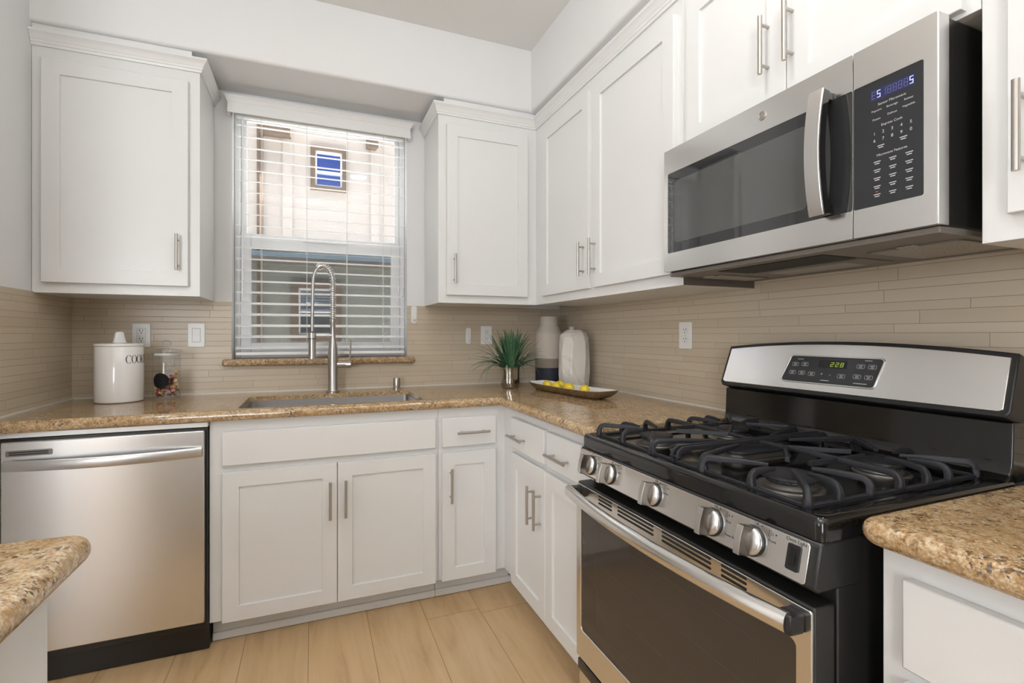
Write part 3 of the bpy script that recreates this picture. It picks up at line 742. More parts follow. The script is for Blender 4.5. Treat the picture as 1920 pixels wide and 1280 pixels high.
g = G(); g.loft([ov(.003, .0155), ov(.005, .018), ov(.003, .0225), ov(-.004, .024)]); g.build('burner_cap', M_iron, b_)
# grates: bottom frame, legs that curl up and run inwards as fingers
ZB, ZG = .9075, .9370
def grate(sgn, lab):
    g = G()
    def P(a, d, z): return RT(AM + sgn*a, d, z)        # a = distance from the range's centre line
    a_in, a_out, d_b, d_f = .004, .331, .168, .664
    bar = [(-.0045, -.004), (.0045, -.004), (.0045, .003), (.003, .004), (-.003, .004), (-.0045, .003)]
    fr_ = [(a_in, d_b), (a_out, d_b), (a_out, d_f), (a_in, d_f)]
    for i in range(4):
        (a, d), (a2, d2) = fr_[i], fr_[(i+1) % 4]
        if abs(a-a_in) < 1e-6 and abs(a2-a_in) < 1e-6: continue
        g.sweep([P(a, d, ZB), P(a2, d2, ZB)], bar, raw=True)
    def finger(a, d, ta, td, w0=.0054, leg=True):
        L = math.hypot(ta-a, td-d); ux, uy = (ta-a)/L, (td-d)/L
        path = []; H = ZG-ZB; k = min(.016, L*.4)
        path.append((0.0, ZB-.002)); path.append((-.001, ZB+.006))
        for i in range(5):
            t_ = PI/2*i/4; path.append((k*(1-math.cos(t_)), ZG - k + k*math.sin(t_) if k < H else ZB+H*math.sin(t_)))
        path.append((L*.6, ZG+.0003)); path.append((L, ZG-.001))
        rings = []
        px, py = -uy, ux
        for i, (s_, z_) in enumerate(path):
            nx = path[min(i+1, len(path)-1)]; pv = path[max(i-1, 0)]
            tx, tz = nx[0]-pv[0], nx[1]-pv[1]; m_ = math.hypot(tx, tz) or 1; tx /= m_; tz /= m_
            wv = w0*(1.55 if i < 2 else 1.15 if i < 4 else 1.0 if i < 7 else .78 if i == 7 else .55)
            hv = .0062 if i < 7 else (.0055 if i == 7 else .0035)
            ring = []
            for q, h in ((-1, -1), (1, -1), (1, .5), (.6, 1), (-.6, 1), (-1, .5)):
                ss = s_ - tz*h*hv; zz = z_ + tx*h*hv
                ring.append(P(a+ux*ss+px*q*wv, d+uy*ss+py*q*wv, zz))
            rings.append(ring)
        g.loft(rings)
    a1 = .085                                        # boundary between side burners and the centre column
    cells = [(.21, .555), (.21, .277)]
    # front edge
    finger(a_out, d_f, .235, .580); finger(.213, d_f, .212, .600, .0058); finger(a1, d_f, .185, .585, .0075); finger(a1, d_f, .026, .50, .0075)
    # rear edge
    finger(a_out, d_b, .235, .252); finger(.213, d_b, .212, .232, .0058); finger(a1, d_b, .185, .247, .0085); finger(a1, d_b, .026, .33, .0085)
    # outer side
    finger(a_out, .585, .262, .572); finger(a_out, .500, .238, .530); finger(a_out, .332, .238, .302); finger(a_out, .262, .262, .270)
    finger(a_out, .415, .010, .415, .0062)           # long cross bar
    # fingers from the cross bar
    for td, dd in ((.500, .415), (.330, .415)):
        g.sweep([P(.21, dd, ZG-.001), P(.21, td, ZG-.001)], [(-.005, -.005), (.005, -.005), (.0035, .0055), (-.0035, .0055)], raw=True)
    g.sweep([P(a1, .415, ZG-.001), P(.172, .515, ZG-.001)], [(-.005, -.005), (.005, -.005), (.0035, .0055), (-.0035, .0055)], raw=True)
    g.sweep([P(a1, .415, ZG-.001), P(.172, .315, ZG-.001)], [(-.005, -.005), (.005, -.005), (.0035, .0055), (-.0035, .0055)], raw=True)
    # long seam bar with a leg at each end
    g.sweep([P(.0085, d_f, ZB-.002), P(.0085, d_f+.001, ZB+.012), P(.0085, d_f-.004, ZG-.007), P(.0085, d_f-.013, ZG-.001), P(.0085, d_b+.013, ZG-.001), P(.0085, d_b+.004, ZG-.007), P(.0085, d_b, ZB+.012), P(.0085, d_b, ZB-.002)],
            [(-.0048, -.005), (.0048, -.005), (.0035, .0055), (-.0035, .0055)], raw=True)
    for a, d in ((a_out, d_f), (a_out, d_b), (.0085, d_f), (.0085, d_b)):
        g.box(0, 0, 0, 0, 0, 0) if False else g.tube([P(a, d, .8968), P(a, d, ZB-.002)], .006, 10, raw=True)
    o = g.build('grate', M_iron, R_, .0008, smooth=45); o['label'] = lab
grate(1, 'left cast iron grate'); grate(-1, 'right cast iron grate')
# sloping control panel
Bp = (.716, .7975); Tp = (.7005, .8655); CPL = math.hypot(Tp[0]-Bp[0], Tp[1]-Bp[1]); cu_ = ((Tp[0]-Bp[0])/CPL, (Tp[1]-Bp[1])/CPL); cn_ = (cu_[1], -cu_[0])
def CP(a, h, n): return RT(a, Bp[0] + cu_[0]*h + cn_[0]*n, Bp[1] + cu_[1]*h + cn_[1]*n)
g = G(); g.loft([[RT(a, d, z) for d, z in ((.60, .7875), (.704, .7885), (.7125, .7955), (.697, .8640), (.690, .8670), (.60, .8670))] for a in (A0-.001, A1+.001)])
cp = g.build('control_panel', M_satin, R_, .004)
g = G(); g.prism(rr(A0+.014, A1-.010, .0005, CPL-.003, .006, 4), -.004, .001, CP); pl = g.build('panel_plate', M_steel_y, cp, .0008)
for a in (-1.561, -1.659, -1.842, -2.025, -2.122):
    g = G(); hk = .0315
    def ringk(r, n, k=28): return [CP(a + r*math.cos(2*PI*i/k), hk + r*math.sin(2*PI*i/k), n) for i in range(k)]
    g.loft([ringk(.0275, .0015), ringk(.0275, .004), ringk(.0258, .006)]); kb = g.build('knob', M_black, cp, smooth=40)
    g = G(); g.loft([ringk(.0255, .006), ringk(.0250, .0095), ringk(.0215, .0130), ringk(.012, .0145)]); g.build('knob_face', M_steel_z, kb, smooth=40)
    g = G()
    sec = lambda q, n0, n1: None
    prof_ = []
    for i in range(9):
        t_ = -1 + 2*i/8; prof_.append((t_*.0262, .0375 - .0030*t_*t_))
    ring_ = [(-.0262, .006)] + prof_ + [(.0262, .006)]
    g.loft([[CP(a+sgn*w_, hk+h, n) for h, n in ring_] for sgn, w_ in ((-1, .0068), (1, .0068))])
    gb = g.build('knob_grip', M_gripside, kb, .0008, smooth=40)
    g = G(); g.loft([[CP(a+sgn*.0066, hk+h*.99, n+e_) for h, n in prof_ for e_ in (0,)] + [CP(a+sgn*.0066, hk+h*.99, n+.0007) for h, n in reversed(prof_)] for sgn in (-1, 1)]); g.build('grip_face', M_steel_z, gb, smooth=40)  # bright strip over the front, so the painted-in dark reflection shows on the sides
g = G(); g.prism(rr(-2.2165, -2.1935, .014, .056, .003, 3), .001, .0035, CP); sw = g.build('light_switch', M_black, cp, smooth=0)
g = G(); g.loft([[CP(a, h, n) for h, n in ((.020, .0035), (.034, .0055), (.050, .0035))] for a in (-2.2105, -2.1995)]); g.build('rocker', M_enamel, sw, smooth=0)
CT = lambda a0, h0: (lambda u, v: CP(a0-u, h0+v, .00125))
g = G(); put_text(g, 'Oven Light', .0085, CT(-2.206, .0615)); g.build('switch_lettering', M_ink, pl, smooth=0)
for a, nm in ((-1.561, 'Rear'), (-1.659, 'Front'), (-1.842, 'Center'), (-2.025, 'Rear'), (-2.122, 'Front')):
    for txt, sz, da, hh in (('Off', .0068, -.004, .0635), ('Lo', .006, .032, .044), (nm, .0068, -.040, .045)):
        g = G(); put_text(g, txt, sz, CT(a+da, hh)); g.build('knob_lettering', M_ink, pl, smooth=0)
    for q, h in ((-.016, .0625), (-.046, .0575)):
        g = G(); vs = [g.bm.verts.new(CP(a+q+.0014*math.cos(2*PI*i/10), h+.0014*math.sin(2*PI*i/10), .00125)) for i in range(10)]; g.f(vs); g.build('position_dot', M_ink, pl, smooth=0)
    g = G()
    for q, h in ((-.033, .0595), (-.033, .0535), (-.0385, .0565)):
        for ph in range(10):
            t0, t1 = 2*PI*ph/10, 2*PI*(ph+1)/10
            g.f([g.bm.verts.new(CP(a+q+r*math.cos(t_), h+r*math.sin(t_), .00125)) for r, t_ in ((.0024, t0), (.0024, t1), (.0019, t1), (.0019, t0))])
    g.build('burner_symbol', M_ink, pl, smooth=0)
g = G(); put_text(g, 'Power Boil', .006, CT(-2.074, .021)); g.build('knob_lettering', M_ink, pl, smooth=0)
# oven door
D0, D1 = .662, .715; ZD0, ZD1 = .2475, .765
g = G(RT); g.box(A0+.001, A1-.001, D0, D1-.006, ZD0, ZD1); od = g.build('oven_door', M_satin, R_, .004)
g = G(); wo_ = rr(A0+.003, A1-.003, ZD0+.001, ZD1-.004, .004, 5); wi = rr(-2.2135, -1.5145, .333, .700, .012, 5)
g.ring(wo_, wi, D1-.0055, D1, az); g.build('steel_front', M_steel_y, od, .0015)
g = G(); g.prism(rr(-2.2130, -1.5150, .3335, .6995, .0118, 5), D1-.0057, D1-.0025, az); wg = g.build('door_glass', M_ovenglass, od, smooth=0)
g = G(); g.ring(rr(-2.140, -1.588, .375, .655, .012, 5), rr(-2.1385, -1.5895, .3765, .6535, .0112, 5), D1-.0025, D1-.0021, az)
for z_ in (.47, .56): g.box(0, 0, 0, 0, 0, 0) if False else g.loft([[RT(a, d, z) for d, z in ((D1-.0025, z_), (D1-.0025, z_+.0016), (D1-.0021, z_+.0016), (D1-.0021, z_))] for a in (-2.13, -1.60)])
g.build('glass_pattern', mat('frit_line', (.072, .059, .049), .1), wg, smooth=0)
for a0, a1 in ((-1.677, -1.611), (-1.849, -1.704), (-2.028, -1.879), (-2.115, -2.054)):
    for z_ in (.7365, .7465, .7560):
        g = G(); g.prism(rr(a0, a1, z_-.0026, z_+.0026, .0025, 4), D1+.0001, D1+.0006, az); g.build('vent_slot', M_hole, od, smooth=0)
# bowed towel-bar handle
pts = []
for i in range(25):
    u = i/24; pts.append((A1-.006 + u*(A0+.022-(A1-.006)), .744 + .030*(1-(2*u-1)**2), .740))
g = G(RT); prof_ = [(.0125*math.cos(2*PI*k/16), .0175*math.sin(2*PI*k/16)) for k in range(16)]
g.sweep(pts, prof_); hd = g.build('handle', M_steel_y, od, smooth=50)
for a in (A1-.014, A0+.030):
    g = G(RT); g.sweep([(a, .714, .738), (a, .735, .739), (a, .748, .740)], [(-.016, -.018), (.016, -.018), (.016, .014), (-.016, .014)]); g.build('handle_bracket', M_black, od, .004)
# storage drawer
g = G(RT); g.box(A0+.003, A1-.003, .66, .706, .040, .205); dr = g.build('storage_drawer', M_steel_y, R_, .004)
g = G(RT); g.box(A0+.003, A1-.003, .66, .712, .2055, .238); g.build('drawer_grip', M_enamel, dr, .004)
# backguard
g = G(RT); g.loft([[RT(a, d, z) for d, z in ((.03, .8975), (.165, .8975), (.160, .9035), (.146, .912), (.137, .925), (.134, .94), (.130, 1.022), (.03, 1.022))] for a in (A0+.003, A1-.003)])
bg = g.build('backguard', M_enamel, R_, .003)
B0 = (.1545, 1.036); B1 = (.112, 1.160); BL = math.hypot(B1[0]-B0[0], B1[1]-B0[1]); bu = ((B1[0]-B0[0])/BL, (B1[1]-B0[1])/BL); bn = (bu[1], -bu[0])
def CG(a, h, n): return RT(a, B0[0] + bu[0]*h + bn[0]*n, B0[1] + bu[1]*h + bn[1]*n)
def console(k, top=0, r=.010):
    P = []
    for i in range(25):
        q = i/24; a = A1-.006+k + q*((A0+.006-k)-(A1-.006+k)); P.append((a, BL + k + .0215*(1-(2*q-1)**2)))
    P += [(A0+.004-k*1, BL*.75)] if False else []
    P += [(A0+.004-k, .010), (A0+.012-k, .001-k), (A1-.012+k, .001-k), (A1-.002+k, .010)]
    return P
g = G(); g.prism(console(.004), -.085, -.002, CG); co_ = g.build('console', M_black, bg, .003)
def cons_in(): return [(a + (.003 if a < AM else -.003)*1.0, h-.002 if h > .05 else h+.004) for a, h in console(-.004)]
g = G(); g.prism(cons_in(), -.003, .0008, CG); cf = g.build('console_face', M_steel_y, co_, .0012)
# clock and control glass with a bright rim
dz0, dz1 = .033, .108
dpoly = [(-1.738, dz1), (-1.862, dz1+.004), (-1.986, dz1)]
def dp(k):
    P = []
    for (cx_, ch, s) in ((-1.742, dz1-.008, 0), (-1.983, dz1-.008, 1), (-1.972, dz0+.008, 2), (-1.727, dz0+.008, 3)):
        for i in range(6):
            t_ = PI/2*(s + i/5); P.append((cx_ + (.008+k)*math.cos(t_), ch + (.008+k)*math.sin(t_)))
    return P
g = G(); g.ring(dp(.004), dp(0), .0008, .0035, CG); g.build('display_rim', M_chrome, cf, .0008)
g = G(); g.prism(dp(-.0003), .0009, .0018, CG); dg_ = g.build('display_glass', M_panelglass, cf, smooth=0)
g = G(); g.prism(rr(-1.902, -1.822, .078, .100, .002, 2), .0018, .0021, CG); dw = g.build('clock_window', M_hole, dg_, smooth=0)
g = G()
for i, ch in enumerate('228'):
    a = -1.862 - i*.0135 - (0 if i == 0 else 0)
    seven(g, ch, .0085, .0125, .0016, lambda u, v, a=a: CG(a-u, .088+v, .0023), slant=.12)
g.build('clock_digits', M_green, dw, smooth=0)
def key(a, h, w_=.020, hh=.011):
    g = G()
    g.ring(rr(a-w_/2, a+w_/2, h-hh/2, h+hh/2, .003, 3), rr(a-w_/2+.0006, a+w_/2-.0006, h-hh/2+.0006, h+hh/2-.0006, .0025, 3), .0018, .0020, CG)
    for q, l in ((.0018, .5), (-.0022, .4)): g.prism([(a-w_*l/2, h+q-.0007), (a+w_*l/2, h+q-.0007), (a+w_*l/2, h+q+.0007), (a-w_*l/2, h+q+.0007)], .0018, .0020, CG)
    g.build('key', M_mark, dg_, smooth=0)
for a, h in ((-1.752, .084), (-1.782, .085), (-1.748, .059), (-1.778, .059), (-1.808, .058), (-1.893, .057), (-1.938, .087), (-1.967, .087), (-1.934, .059), (-1.963, .059)): key(a, h)
for a, h, w_ in ((-1.765, .100, .018), (-1.955, .1035, .018), (-1.850, .0415, .024), (-1.945, .041, .034)):
    g = G(); g.prism([(a-w_/2, h-.0007), (a+w_/2, h-.0007), (a+w_/2, h+.0007), (a-w_/2, h+.0007)], .0018, .0020, CG); g.build('key_caption', M_mark, dg_, smooth=0)
g = G(); put_text(g, '+', .012, lambda u, v: CG(-1.838-u, .059+v, .0020)); g.build('key', M_mark, dg_, smooth=0)
g = G(); put_text(g, '-', .014, lambda u, v: CG(-1.862-u, .059+v, .0020)); g.build('key', M_mark, dg_, smooth=0)

# ------------------------------------------------------------------ over-the-range microwave
W = thing('microwave', 'stainless steel over-the-range microwave with black glass door and keypad', 'microwave', (-.2, AM, 1.395))
MZ0, MZ1, MF = 1.4035, 1.7925, .3904; MS = -2.0915
g = G(RT); g.box(A0+.006, A1-.006, .003, .352, 1.4035, 1.7945); g.build('casing', M_satin, W, .003)
g = G(RT); g.box(A0+.005, A1-.005, .3522, .372, 1.4040, 1.7935); g.build('front_collar', M_black, W, .002)
g = G(RT); g.box(A0-.0005, A0+.0035, .356, .388, MZ0, MZ1); g.build('edge_strip', M_steel_z, W, .001)
GZ0, GZ1 = 1.462, 1.716
# door (left) and keypad (right): steel frames with black glass let in
g = G(); g.ring(rr(MS+.0008, A1-.001, MZ0, MZ1, .003, 5), rr(MS+.0012, -1.5045, GZ0, GZ1, .0040, 5), .3725, MF, az); md = g.build('door', M_steel_y, W, .001)
g = G(); g.prism(rr(MS+.0014, -1.5047, GZ0+.0003, GZ1-.0003, .0038, 5), .3725, MF-.001, az); mg = g.build('door_glass', M_microglass, md, smooth=0)
g = G(); g.prism(rr(-1.985, -1.535, GZ0+.030, GZ1-.030, .012, 5), MF-.0011, MF-.0007, az); g.build('viewing_screen', mat('perforated_screen', (.075, .078, .076), .02, 0, .9), mg, smooth=0)
g = G(); g.ring(rr(A0+.001, MS-.0008, MZ0, MZ1, .003, 5), rr(-2.2215, MS-.0012, GZ0, GZ1, .0040, 5), .3725, MF, az); mk = g.build('keypad_frame', M_steel_y, W, .001)
g = G(); g.prism(rr(-2.2213, MS-.0014, GZ0+.0003, GZ1-.0003, .0038, 5), .3725, MF-.001, az); kg = g.build('keypad_glass', M_panelglass, mk, smooth=0)
g = G(); g.prism(rr(-2.2065, -2.127, 1.676, 1.698, .001, 2), MF-.001, MF-.0006, az); ds = g.build('display', M_dispbg, kg, smooth=0)
g = G(); gd = G()
for i, ch in enumerate('E5188885'):
    a = -2.1325 - i*.0098
    seven(g if i in (1, 7) else gd, ch, .0066, .0145, .0014 if i in (1, 7) else .0009, lambda u, v, a=a: RT(a-u, MF-.0004, 1.687+v))
g.build('display_digits', M_blue, ds, smooth=0); gd.build('display_segments', M_bluedim, ds, smooth=0)
g = G()
KT = lambda a0, z0: (lambda u, v: RT(a0-u, MF-.0007, z0+v))
def dash(a, z, l): g.loft([[RT(a+q, d, z+h) for q, h in ((-l/2, -.0008), (l/2, -.0008), (l/2, .0008), (-l/2, .0008))] for d in (MF-.001, MF-.0007)])
def key_text(txt, sz, a, z, name='key'):
    g = G(); put_text(g, txt, sz, KT(a, z)); g.build(name, M_mark, kg, smooth=0)
key_text('Sensor Microwave', .0068, -2.166, 1.6655, 'key_caption')
for i, nm in enumerate(('Popcorn', 'Beverage', 'Reheat')): key_text(nm, .0056, -2.138-.029*i, 1.6545)
for nm, a, z in (('Potato', -2.138, 1.637), ('Defrost', -2.167, 1.639), ('Vegetable', -2.196, 1.642)): key_text(nm, .0056, a, z)
key_text('Express Cook', .0068, -2.166, 1.622, 'key_caption')
for i, ch in enumerate('12345'): key_text(ch, .0085, -2.134-.0165*i, 1.608)
for i, ch in enumerate('67890'): key_text(ch, .0085, -2.134-.0165*i, 1.594)
key_text('Microwave Features', .0068, -2.166, 1.563, 'key_caption')
for a, z in [(-2.146, 1.580), (-2.187, 1.582)] + [(-2.139-.029*c_, 1.549-.0165*r_) for r_ in range(5) for c_ in range(3)]:
    g = G(); dash(a, z+.0018, .013); dash(a, z-.0022, .009); g.build('key', M_mark, kg, smooth=0)
g = G(RT); g.box(-2.141, -2.136, MF-.001, MF-.0006, 1.4895, 1.4910); g.build('stop_lamp', mat('red_marking', (.6, .05, .04), .5), kg, smooth=0)
# door handle: bowed vertical bar, steel face and black sides
def hpts(k=0.0): return [(-2.036, .420 + k + .016*(1-(2*i/16-1)**2), 1.462 + (1.733-1.462)*i/16) for i in range(17)]
g = G(RT); g.sweep(hpts(-.004), [(-.017, -.012), (.017, -.012), (.017, .008), (-.017, .008)], upv=(-1, 0, 0)); hb = g.build('handle', M_enamel, md, .002, smooth=40)
g = G(RT); g.sweep(hpts(.0), [(-.0175, .0045), (.0175, .0045), (.0165, .0080), (-.0165, .0080)], upv=(-1, 0, 0)); hf = g.build('handle_face', M_steel_z, hb, .001, smooth=40)
for z_ in (1.474, 1.722):
    g = G(RT); g.box(-2.049, -2.023, MF-.0008, .416, z_-.010, z_+.010); g.build('handle_mount', M_enamel, hb, .003)
g = G(); g.loft([[RT(-1.864+r*math.cos(2*PI*i/28), MF+n_, 1.757+r*math.sin(2*PI*i/28)) for i in range(28)] for r, n_ in ((.0115, .0002), (.0115, .0015), (.0095, .0022), (.0090, .0016))]); bd = g.build('badge', M_nickel, md, smooth=40)
# script-like monogram ring on the badge
g = G()
for q in range(3):
    cx_, cz_ = ((-.0028, .001), (.0028, -.0005), (0, 0))[q]; r0 = (.0026, .0024, .0078)[q]
    g.tube([(-1.864+cx_+r0*math.cos(2*PI*i/20), MF+.0018, 1.757+cz_+r0*1.2*math.sin(2*PI*i/20)) if q < 2 else (-1.864+r0*math.cos(2*PI*i/20), MF+.0018, 1.757+r0*math.sin(2*PI*i/20)) for i in range(21)], .0005, 6)
g.T = RT
for v_ in g.bm.verts: v_.co = RT(v_.co.x, v_.co.y, v_.co.z)
g.build('badge_emblem', M_chrome, bd, smooth=40)
# underside: dark tray, two mesh filters, lamp recess
g = G(RT); g.box(A0+.006, A1-.006, .004, .371, 1.3900, 1.4032); un_ = g.build('underside', M_under, W, .002)
for a0, a1, lab in ((-1.600, -1.515, 0), (-2.215, -2.040, 1)):
    g = G(); zz = lambda a, d, z: RT(a, d, z)
    g.prism(rr(a0, a1, .060, .262, .01, 3), 1.3875, 1.3899, zz); fl = g.build('grease_filter', M_filter, un_, smooth=0)
    g = G(); g.ring(rr(a0-.004, a1+.004, .056, .266, .012, 3), rr(a0, a1, .060, .262, .01, 3), 1.3870, 1.3899, zz); g.build('filter_frame', M_under, fl, smooth=0)
    g = G(RT); g.box((a0+a1)/2-.018, (a0+a1)/2+.018, .262, .280, 1.3868, 1.3899); g.build('filter_tab', M_filter, fl, .002)
g = G(RT); g.box(-1.985, -1.660, .215, .335, 1.3885, 1.3899); g.build('vent_recess', M_hole, un_, .001)
g = G(); g.prism(rr(-1.985, -1.660, .060, .205, .012, 3), 1.3870, 1.3899, lambda a, d, z: RT(a, d, z)); lp = g.build('lamp_cover', M_under, un_, .001)
g = G(); g.prism(rr(-1.930, -1.700, .085, .180, .010, 3), 1.3860, 1.3870, lambda a, d, z: RT(a, d, z)); g.build('lamp_lens', mat('clouded_lens', (.32, .31, .29), .3), lp, smooth=0)

# ------------------------------------------------------------------ outlets, switch, hooks
def duplex_face(T, par, a, z, d):
    g = G(T)
    pts_ = []
    for i in range(20):
        t_ = 2*PI*i/20; pts_.append((a + max(-.0145, min(.0145, .0172*math.cos(t_))), z + .0145*math.sin(t_)))
    g.prism(pts_, d-.0005, d+.0015, lambda a, z, d: T(a, d, z)); f = g.build('socket', M_plate, par, smooth=0)
    sockets_slots(T, f, a, z, d+.0015)
def sockets_slots(T, par, a, z, d):
    for x_, hh in ((-.0062, .0045), (.0062, .0038)):
        g = G(T); g.box(a+x_-.0011, a+x_+.0011, d, d+.0003, z+.0015, z+.0015+hh*1.8); g.build('slot', M_hole, par, smooth=0)
    g = G(T); g.prism([(a+.0024*math.cos(2*PI*i/12), z-.006+.0024*math.sin(2*PI*i/12)) for i in range(12)], d, d+.0003, lambda a, z, d: T(a, d, z)); g.build('slot', M_hole, par, smooth=0)
def plate(T, name, label, cat, a, z, w_, h_, loc):
    t = thing(name, label, cat, loc)
    g = G(); g.prism(rr(a-w_/2, a+w_/2, z-h_/2, z+h_/2, .003, 3), .0003, .0060, lambda a, z, d: T(a, d, z)); g.build('plate', M_plate, t, .0015)
    for q in (-.048, .048) if name != 'duplex_outlet' else (0,):
        g = G(); g.prism([(a+.0022*math.cos(2*PI*i/12), z+q+.0022*math.sin(2*PI*i/12)) for i in range(12)], .0060, .0066, lambda a, z, d: T(a, d, z)); g.build('screw', M_nickel if name == 'duplex_outlet' else M_plate, t, smooth=0)
    return t
t = plate(BK, 'wall_outlet', 'white wall outlet partly hidden behind the cookie canister', 'outlet', -2.1915, 1.2, .070, .112, (-2.1915, -.003, 1.2))
g = G(); g.prism(rr(-2.1915-.0165, -2.1915+.0165, 1.2-.033, 1.2+.033, .002, 3), .0055, .0072, lambda a, z, d: BK(a, d, z)); s_ = g.build('receptacle', M_plate, t, .0004)
g = G(); g.ring(rr(-2.1915-.0172, -2.1915+.0172, 1.2-.0337, 1.2+.0337, .002, 3), rr(-2.1915-.0165, -2.1915+.0165, 1.2-.033, 1.2+.033, .002, 3), .0058, .0062, lambda a, z, d: BK(a, d, z)); g.build('seam', M_under, s_, smooth=0)
for q in (.019, -.019): sockets_slots(BK, s_, -2.1915, 1.2+q, .0072)
g = G(BK); g.box(-2.1965, -2.1865, .0072, .0082, 1.2035, 1.2070); g.box(-2.1965, -2.1865, .0072, .0082, 1.1940, 1.1975); g.build('test_button', M_plate, s_, smooth=0)
t = plate(BK, 'light_switch', 'white rocker light switch on the tile left of the window', 'switch', -1.9715, 1.2015, .070, .114, (-1.9715, -.003, 1.2015))
g = G(BK); g.loft([[BK(a, d, z) for d, z in ((.0055, 1.169), (.0095, 1.169), (.0068, 1.2015), (.0078, 1.234), (.0055, 1.234))] for a in (-1.988, -1.955)]); r_ = g.build('rocker', M_plate, t, .0006, smooth=0)
g = G(); g.ring(rr(-1.9892, -1.9538, 1.1677, 1.2353, .002, 3), rr(-1.988, -1.955, 1.169, 1.234, .002, 3), .0058, .0063, lambda a, z, d: BK(a, d, z)); g.build('seam', M_under, r_, smooth=0)
t = plate(BK, 'duplex_outlet', 'white two-socket outlet on the back tile just left above the plant', 'outlet', -.490, 1.202, .070, .109, (-.49, -.003, 1.202))
duplex_face(BK, t, -.490, 1.2205, .006); duplex_face(BK, t, -.490, 1.1825, .006)
t = plate(RT, 'duplex_outlet', 'white two-socket outlet on the right tile wall between vases and range', 'outlet', -1.145, 1.200, .074, .112, (-.003, -1.145, 1.2))
duplex_face(RT, t, -1.145, 1.2195, .006); duplex_face(RT, t, -1.145, 1.1805, .006)
def hook(a, z, h_, label):
    t = thing('adhesive_hook', label, 'hook', (a, -.003, z-h_/2), 'white adhesive hooks on the back tile')
    g = G(); g.prism(rr(a-.0165, a+.0165, z-h_/2, z+h_/2, .015, 6), .0003, .006, lambda a, z, d: BK(a, d, z)); g.build('base_plate', M_plate, t, .002, smooth=50)
    g = G(BK); g.sweep([(a, .0058, z-.004), (a, .009, z-.020), (a, .016, z-.031), (a, .022, z-.030), (a, .024, z-.021)], [(-.0075, -.0022), (.0075, -.0022), (.0065, .0022), (-.0065, .0022)], upv=(0, -1, .2)); g.build('prong', M_plate, t, .001)
hook(-.920, 1.3165, .101, 'white adhesive hook right beside the window at cabinet height')
hook(-.601, 1.1975, .097, 'white adhesive hook on the tile left of the outlet by the plant')

# ------------------------------------------------------------------ cookie canister
M_ceramic = mat('glazed_ceramic', (.85, .83, .80), .12, 0, .5, .4)
KX, KY, KR = -2.226, -.170, .0865
t = thing('cookie_canister', 'tall off-white ceramic canister lettered COOKIES in the left corner', 'canister', (KX, KY, .9143))
g = G(); g.lathe([(0, .001), (KR-.006, .001), (KR-.002, .003), (KR, .008), (KR, .236), (KR-.002, .2385), (0, .2385)], (KX, KY, .9143), 64); g.build('jar_body', M_ceramic, t, smooth=50)
g = G(); g.lathe([(0, .2392), (KR-.001, .2392), (KR+.0015, .241), (KR+.0018, .247), (KR, .2505), (.06, .2545), (0, .2560)], (KX, KY, .9143), 64); ld = g.build('lid', M_ceramic, t, smooth=50)
g = G()
rings = []
for s_, (rw, rt) in ((.2535, (.0260, .012)), (.262, (.0225, .0105)), (.280, (.0185, .0105)), (.294, (.0165, .0105)), (.3005, (.0140, .009)), (.3030, (.009, .005))):
    rings.append([Vector((KX + .93*rw*math.cos(q) + .37*rt*math.sin(q)*-1, KY - .37*rw*math.cos(q)*-1 + .93*rt*math.sin(q), .9143+s_)) for q in [2*PI*i/24 for i in range(24)]])
g.loft(rings); g.build('knob', M_ceramic, ld, smooth=60)
g = G(); TH0 = math.radians(-73.5)
def on_can(s_, h): th = TH0 + s_/KR; return Vector((KX+(KR+.0004)*math.cos(th), KY+(KR+.0004)*math.sin(th), 1.0985+h))
def strip(pts, ws, s0, W_, H_):
    L = []
    for i, (x, y) in enumerate(pts):
        p, q = pts[max(i-1, 0)], pts[min(i+1, len(pts)-1)]
        tx, ty = (q[0]-p[0])*W_, (q[1]-p[1])*H_; m_ = math.hypot(tx, ty) or 1; nx, ny = -ty/m_, tx/m_; w_ = ws[i] if isinstance(ws, (list, tuple)) else ws
        L.append((g.bm.verts.new(on_can(s0+x*W_+nx*w_/2, y*H_+ny*w_/2)), g.bm.verts.new(on_can(s0+x*W_-nx*w_/2, y*H_-ny*w_/2))))
    for i in range(len(L)-1): g.f((L[i][0], L[i+1][0], L[i+1][1], L[i][1]))
LW, LH = .0185, .0345; AD = .0212; s0 = math.radians(15)*KR + LW/2
def arc_pts(t0, t1, n=24, rx=.5, ry=.5): return [(rx*math.cos(t0+(t1-t0)*i/n), ry*math.sin(t0+(t1-t0)*i/n)) for i in range(n+1)]
def arc_w(t0, t1, n=24): return [.0010 + .0028*abs(math.cos(t0+(t1-t0)*i/n))**1.5 for i in range(n+1)]
strip(arc_pts(.75, 2*PI-.75), arc_w(.75, 2*PI-.75), s0, LW, LH); strip([(.40, .48), (.42, .24)], .0012, s0, LW, LH)
for k in (1, 2): strip(arc_pts(0, 2*PI, 32), arc_w(0, 2*PI, 32), s0+k*AD, LW, LH)
def serif(x, y, s, w_=.22): strip([(x-w_, y), (x+w_, y)], .0010, s, LW, LH)
s = s0+3*AD; strip([(-.32, -.5), (-.32, .5)], .0036, s, LW, LH); serif(-.32, .49, s); serif(-.32, -.49, s); strip([(.36, .5), (-.25, -.04)], .0012, s, LW, LH); strip([(-.12, .08), (.42, -.5)], .0034, s, LW, LH); serif(.38, .49, s, .16); serif(.40, -.49, s, .18)
s = s0+3.72*AD; strip([(0, -.5), (0, .5)], .0036, s, LW, LH); serif(0, .49, s); serif(0, -.49, s)
s = s0+4.45*AD; strip([(-.32, -.5), (-.32, .5)], .0036, s, LW, LH); 
for y, e in ((.49, .40), (0, .25), (-.49, .45)): strip([(-.5 if y else -.32, y), (e, y)], .0012, s, LW, LH)
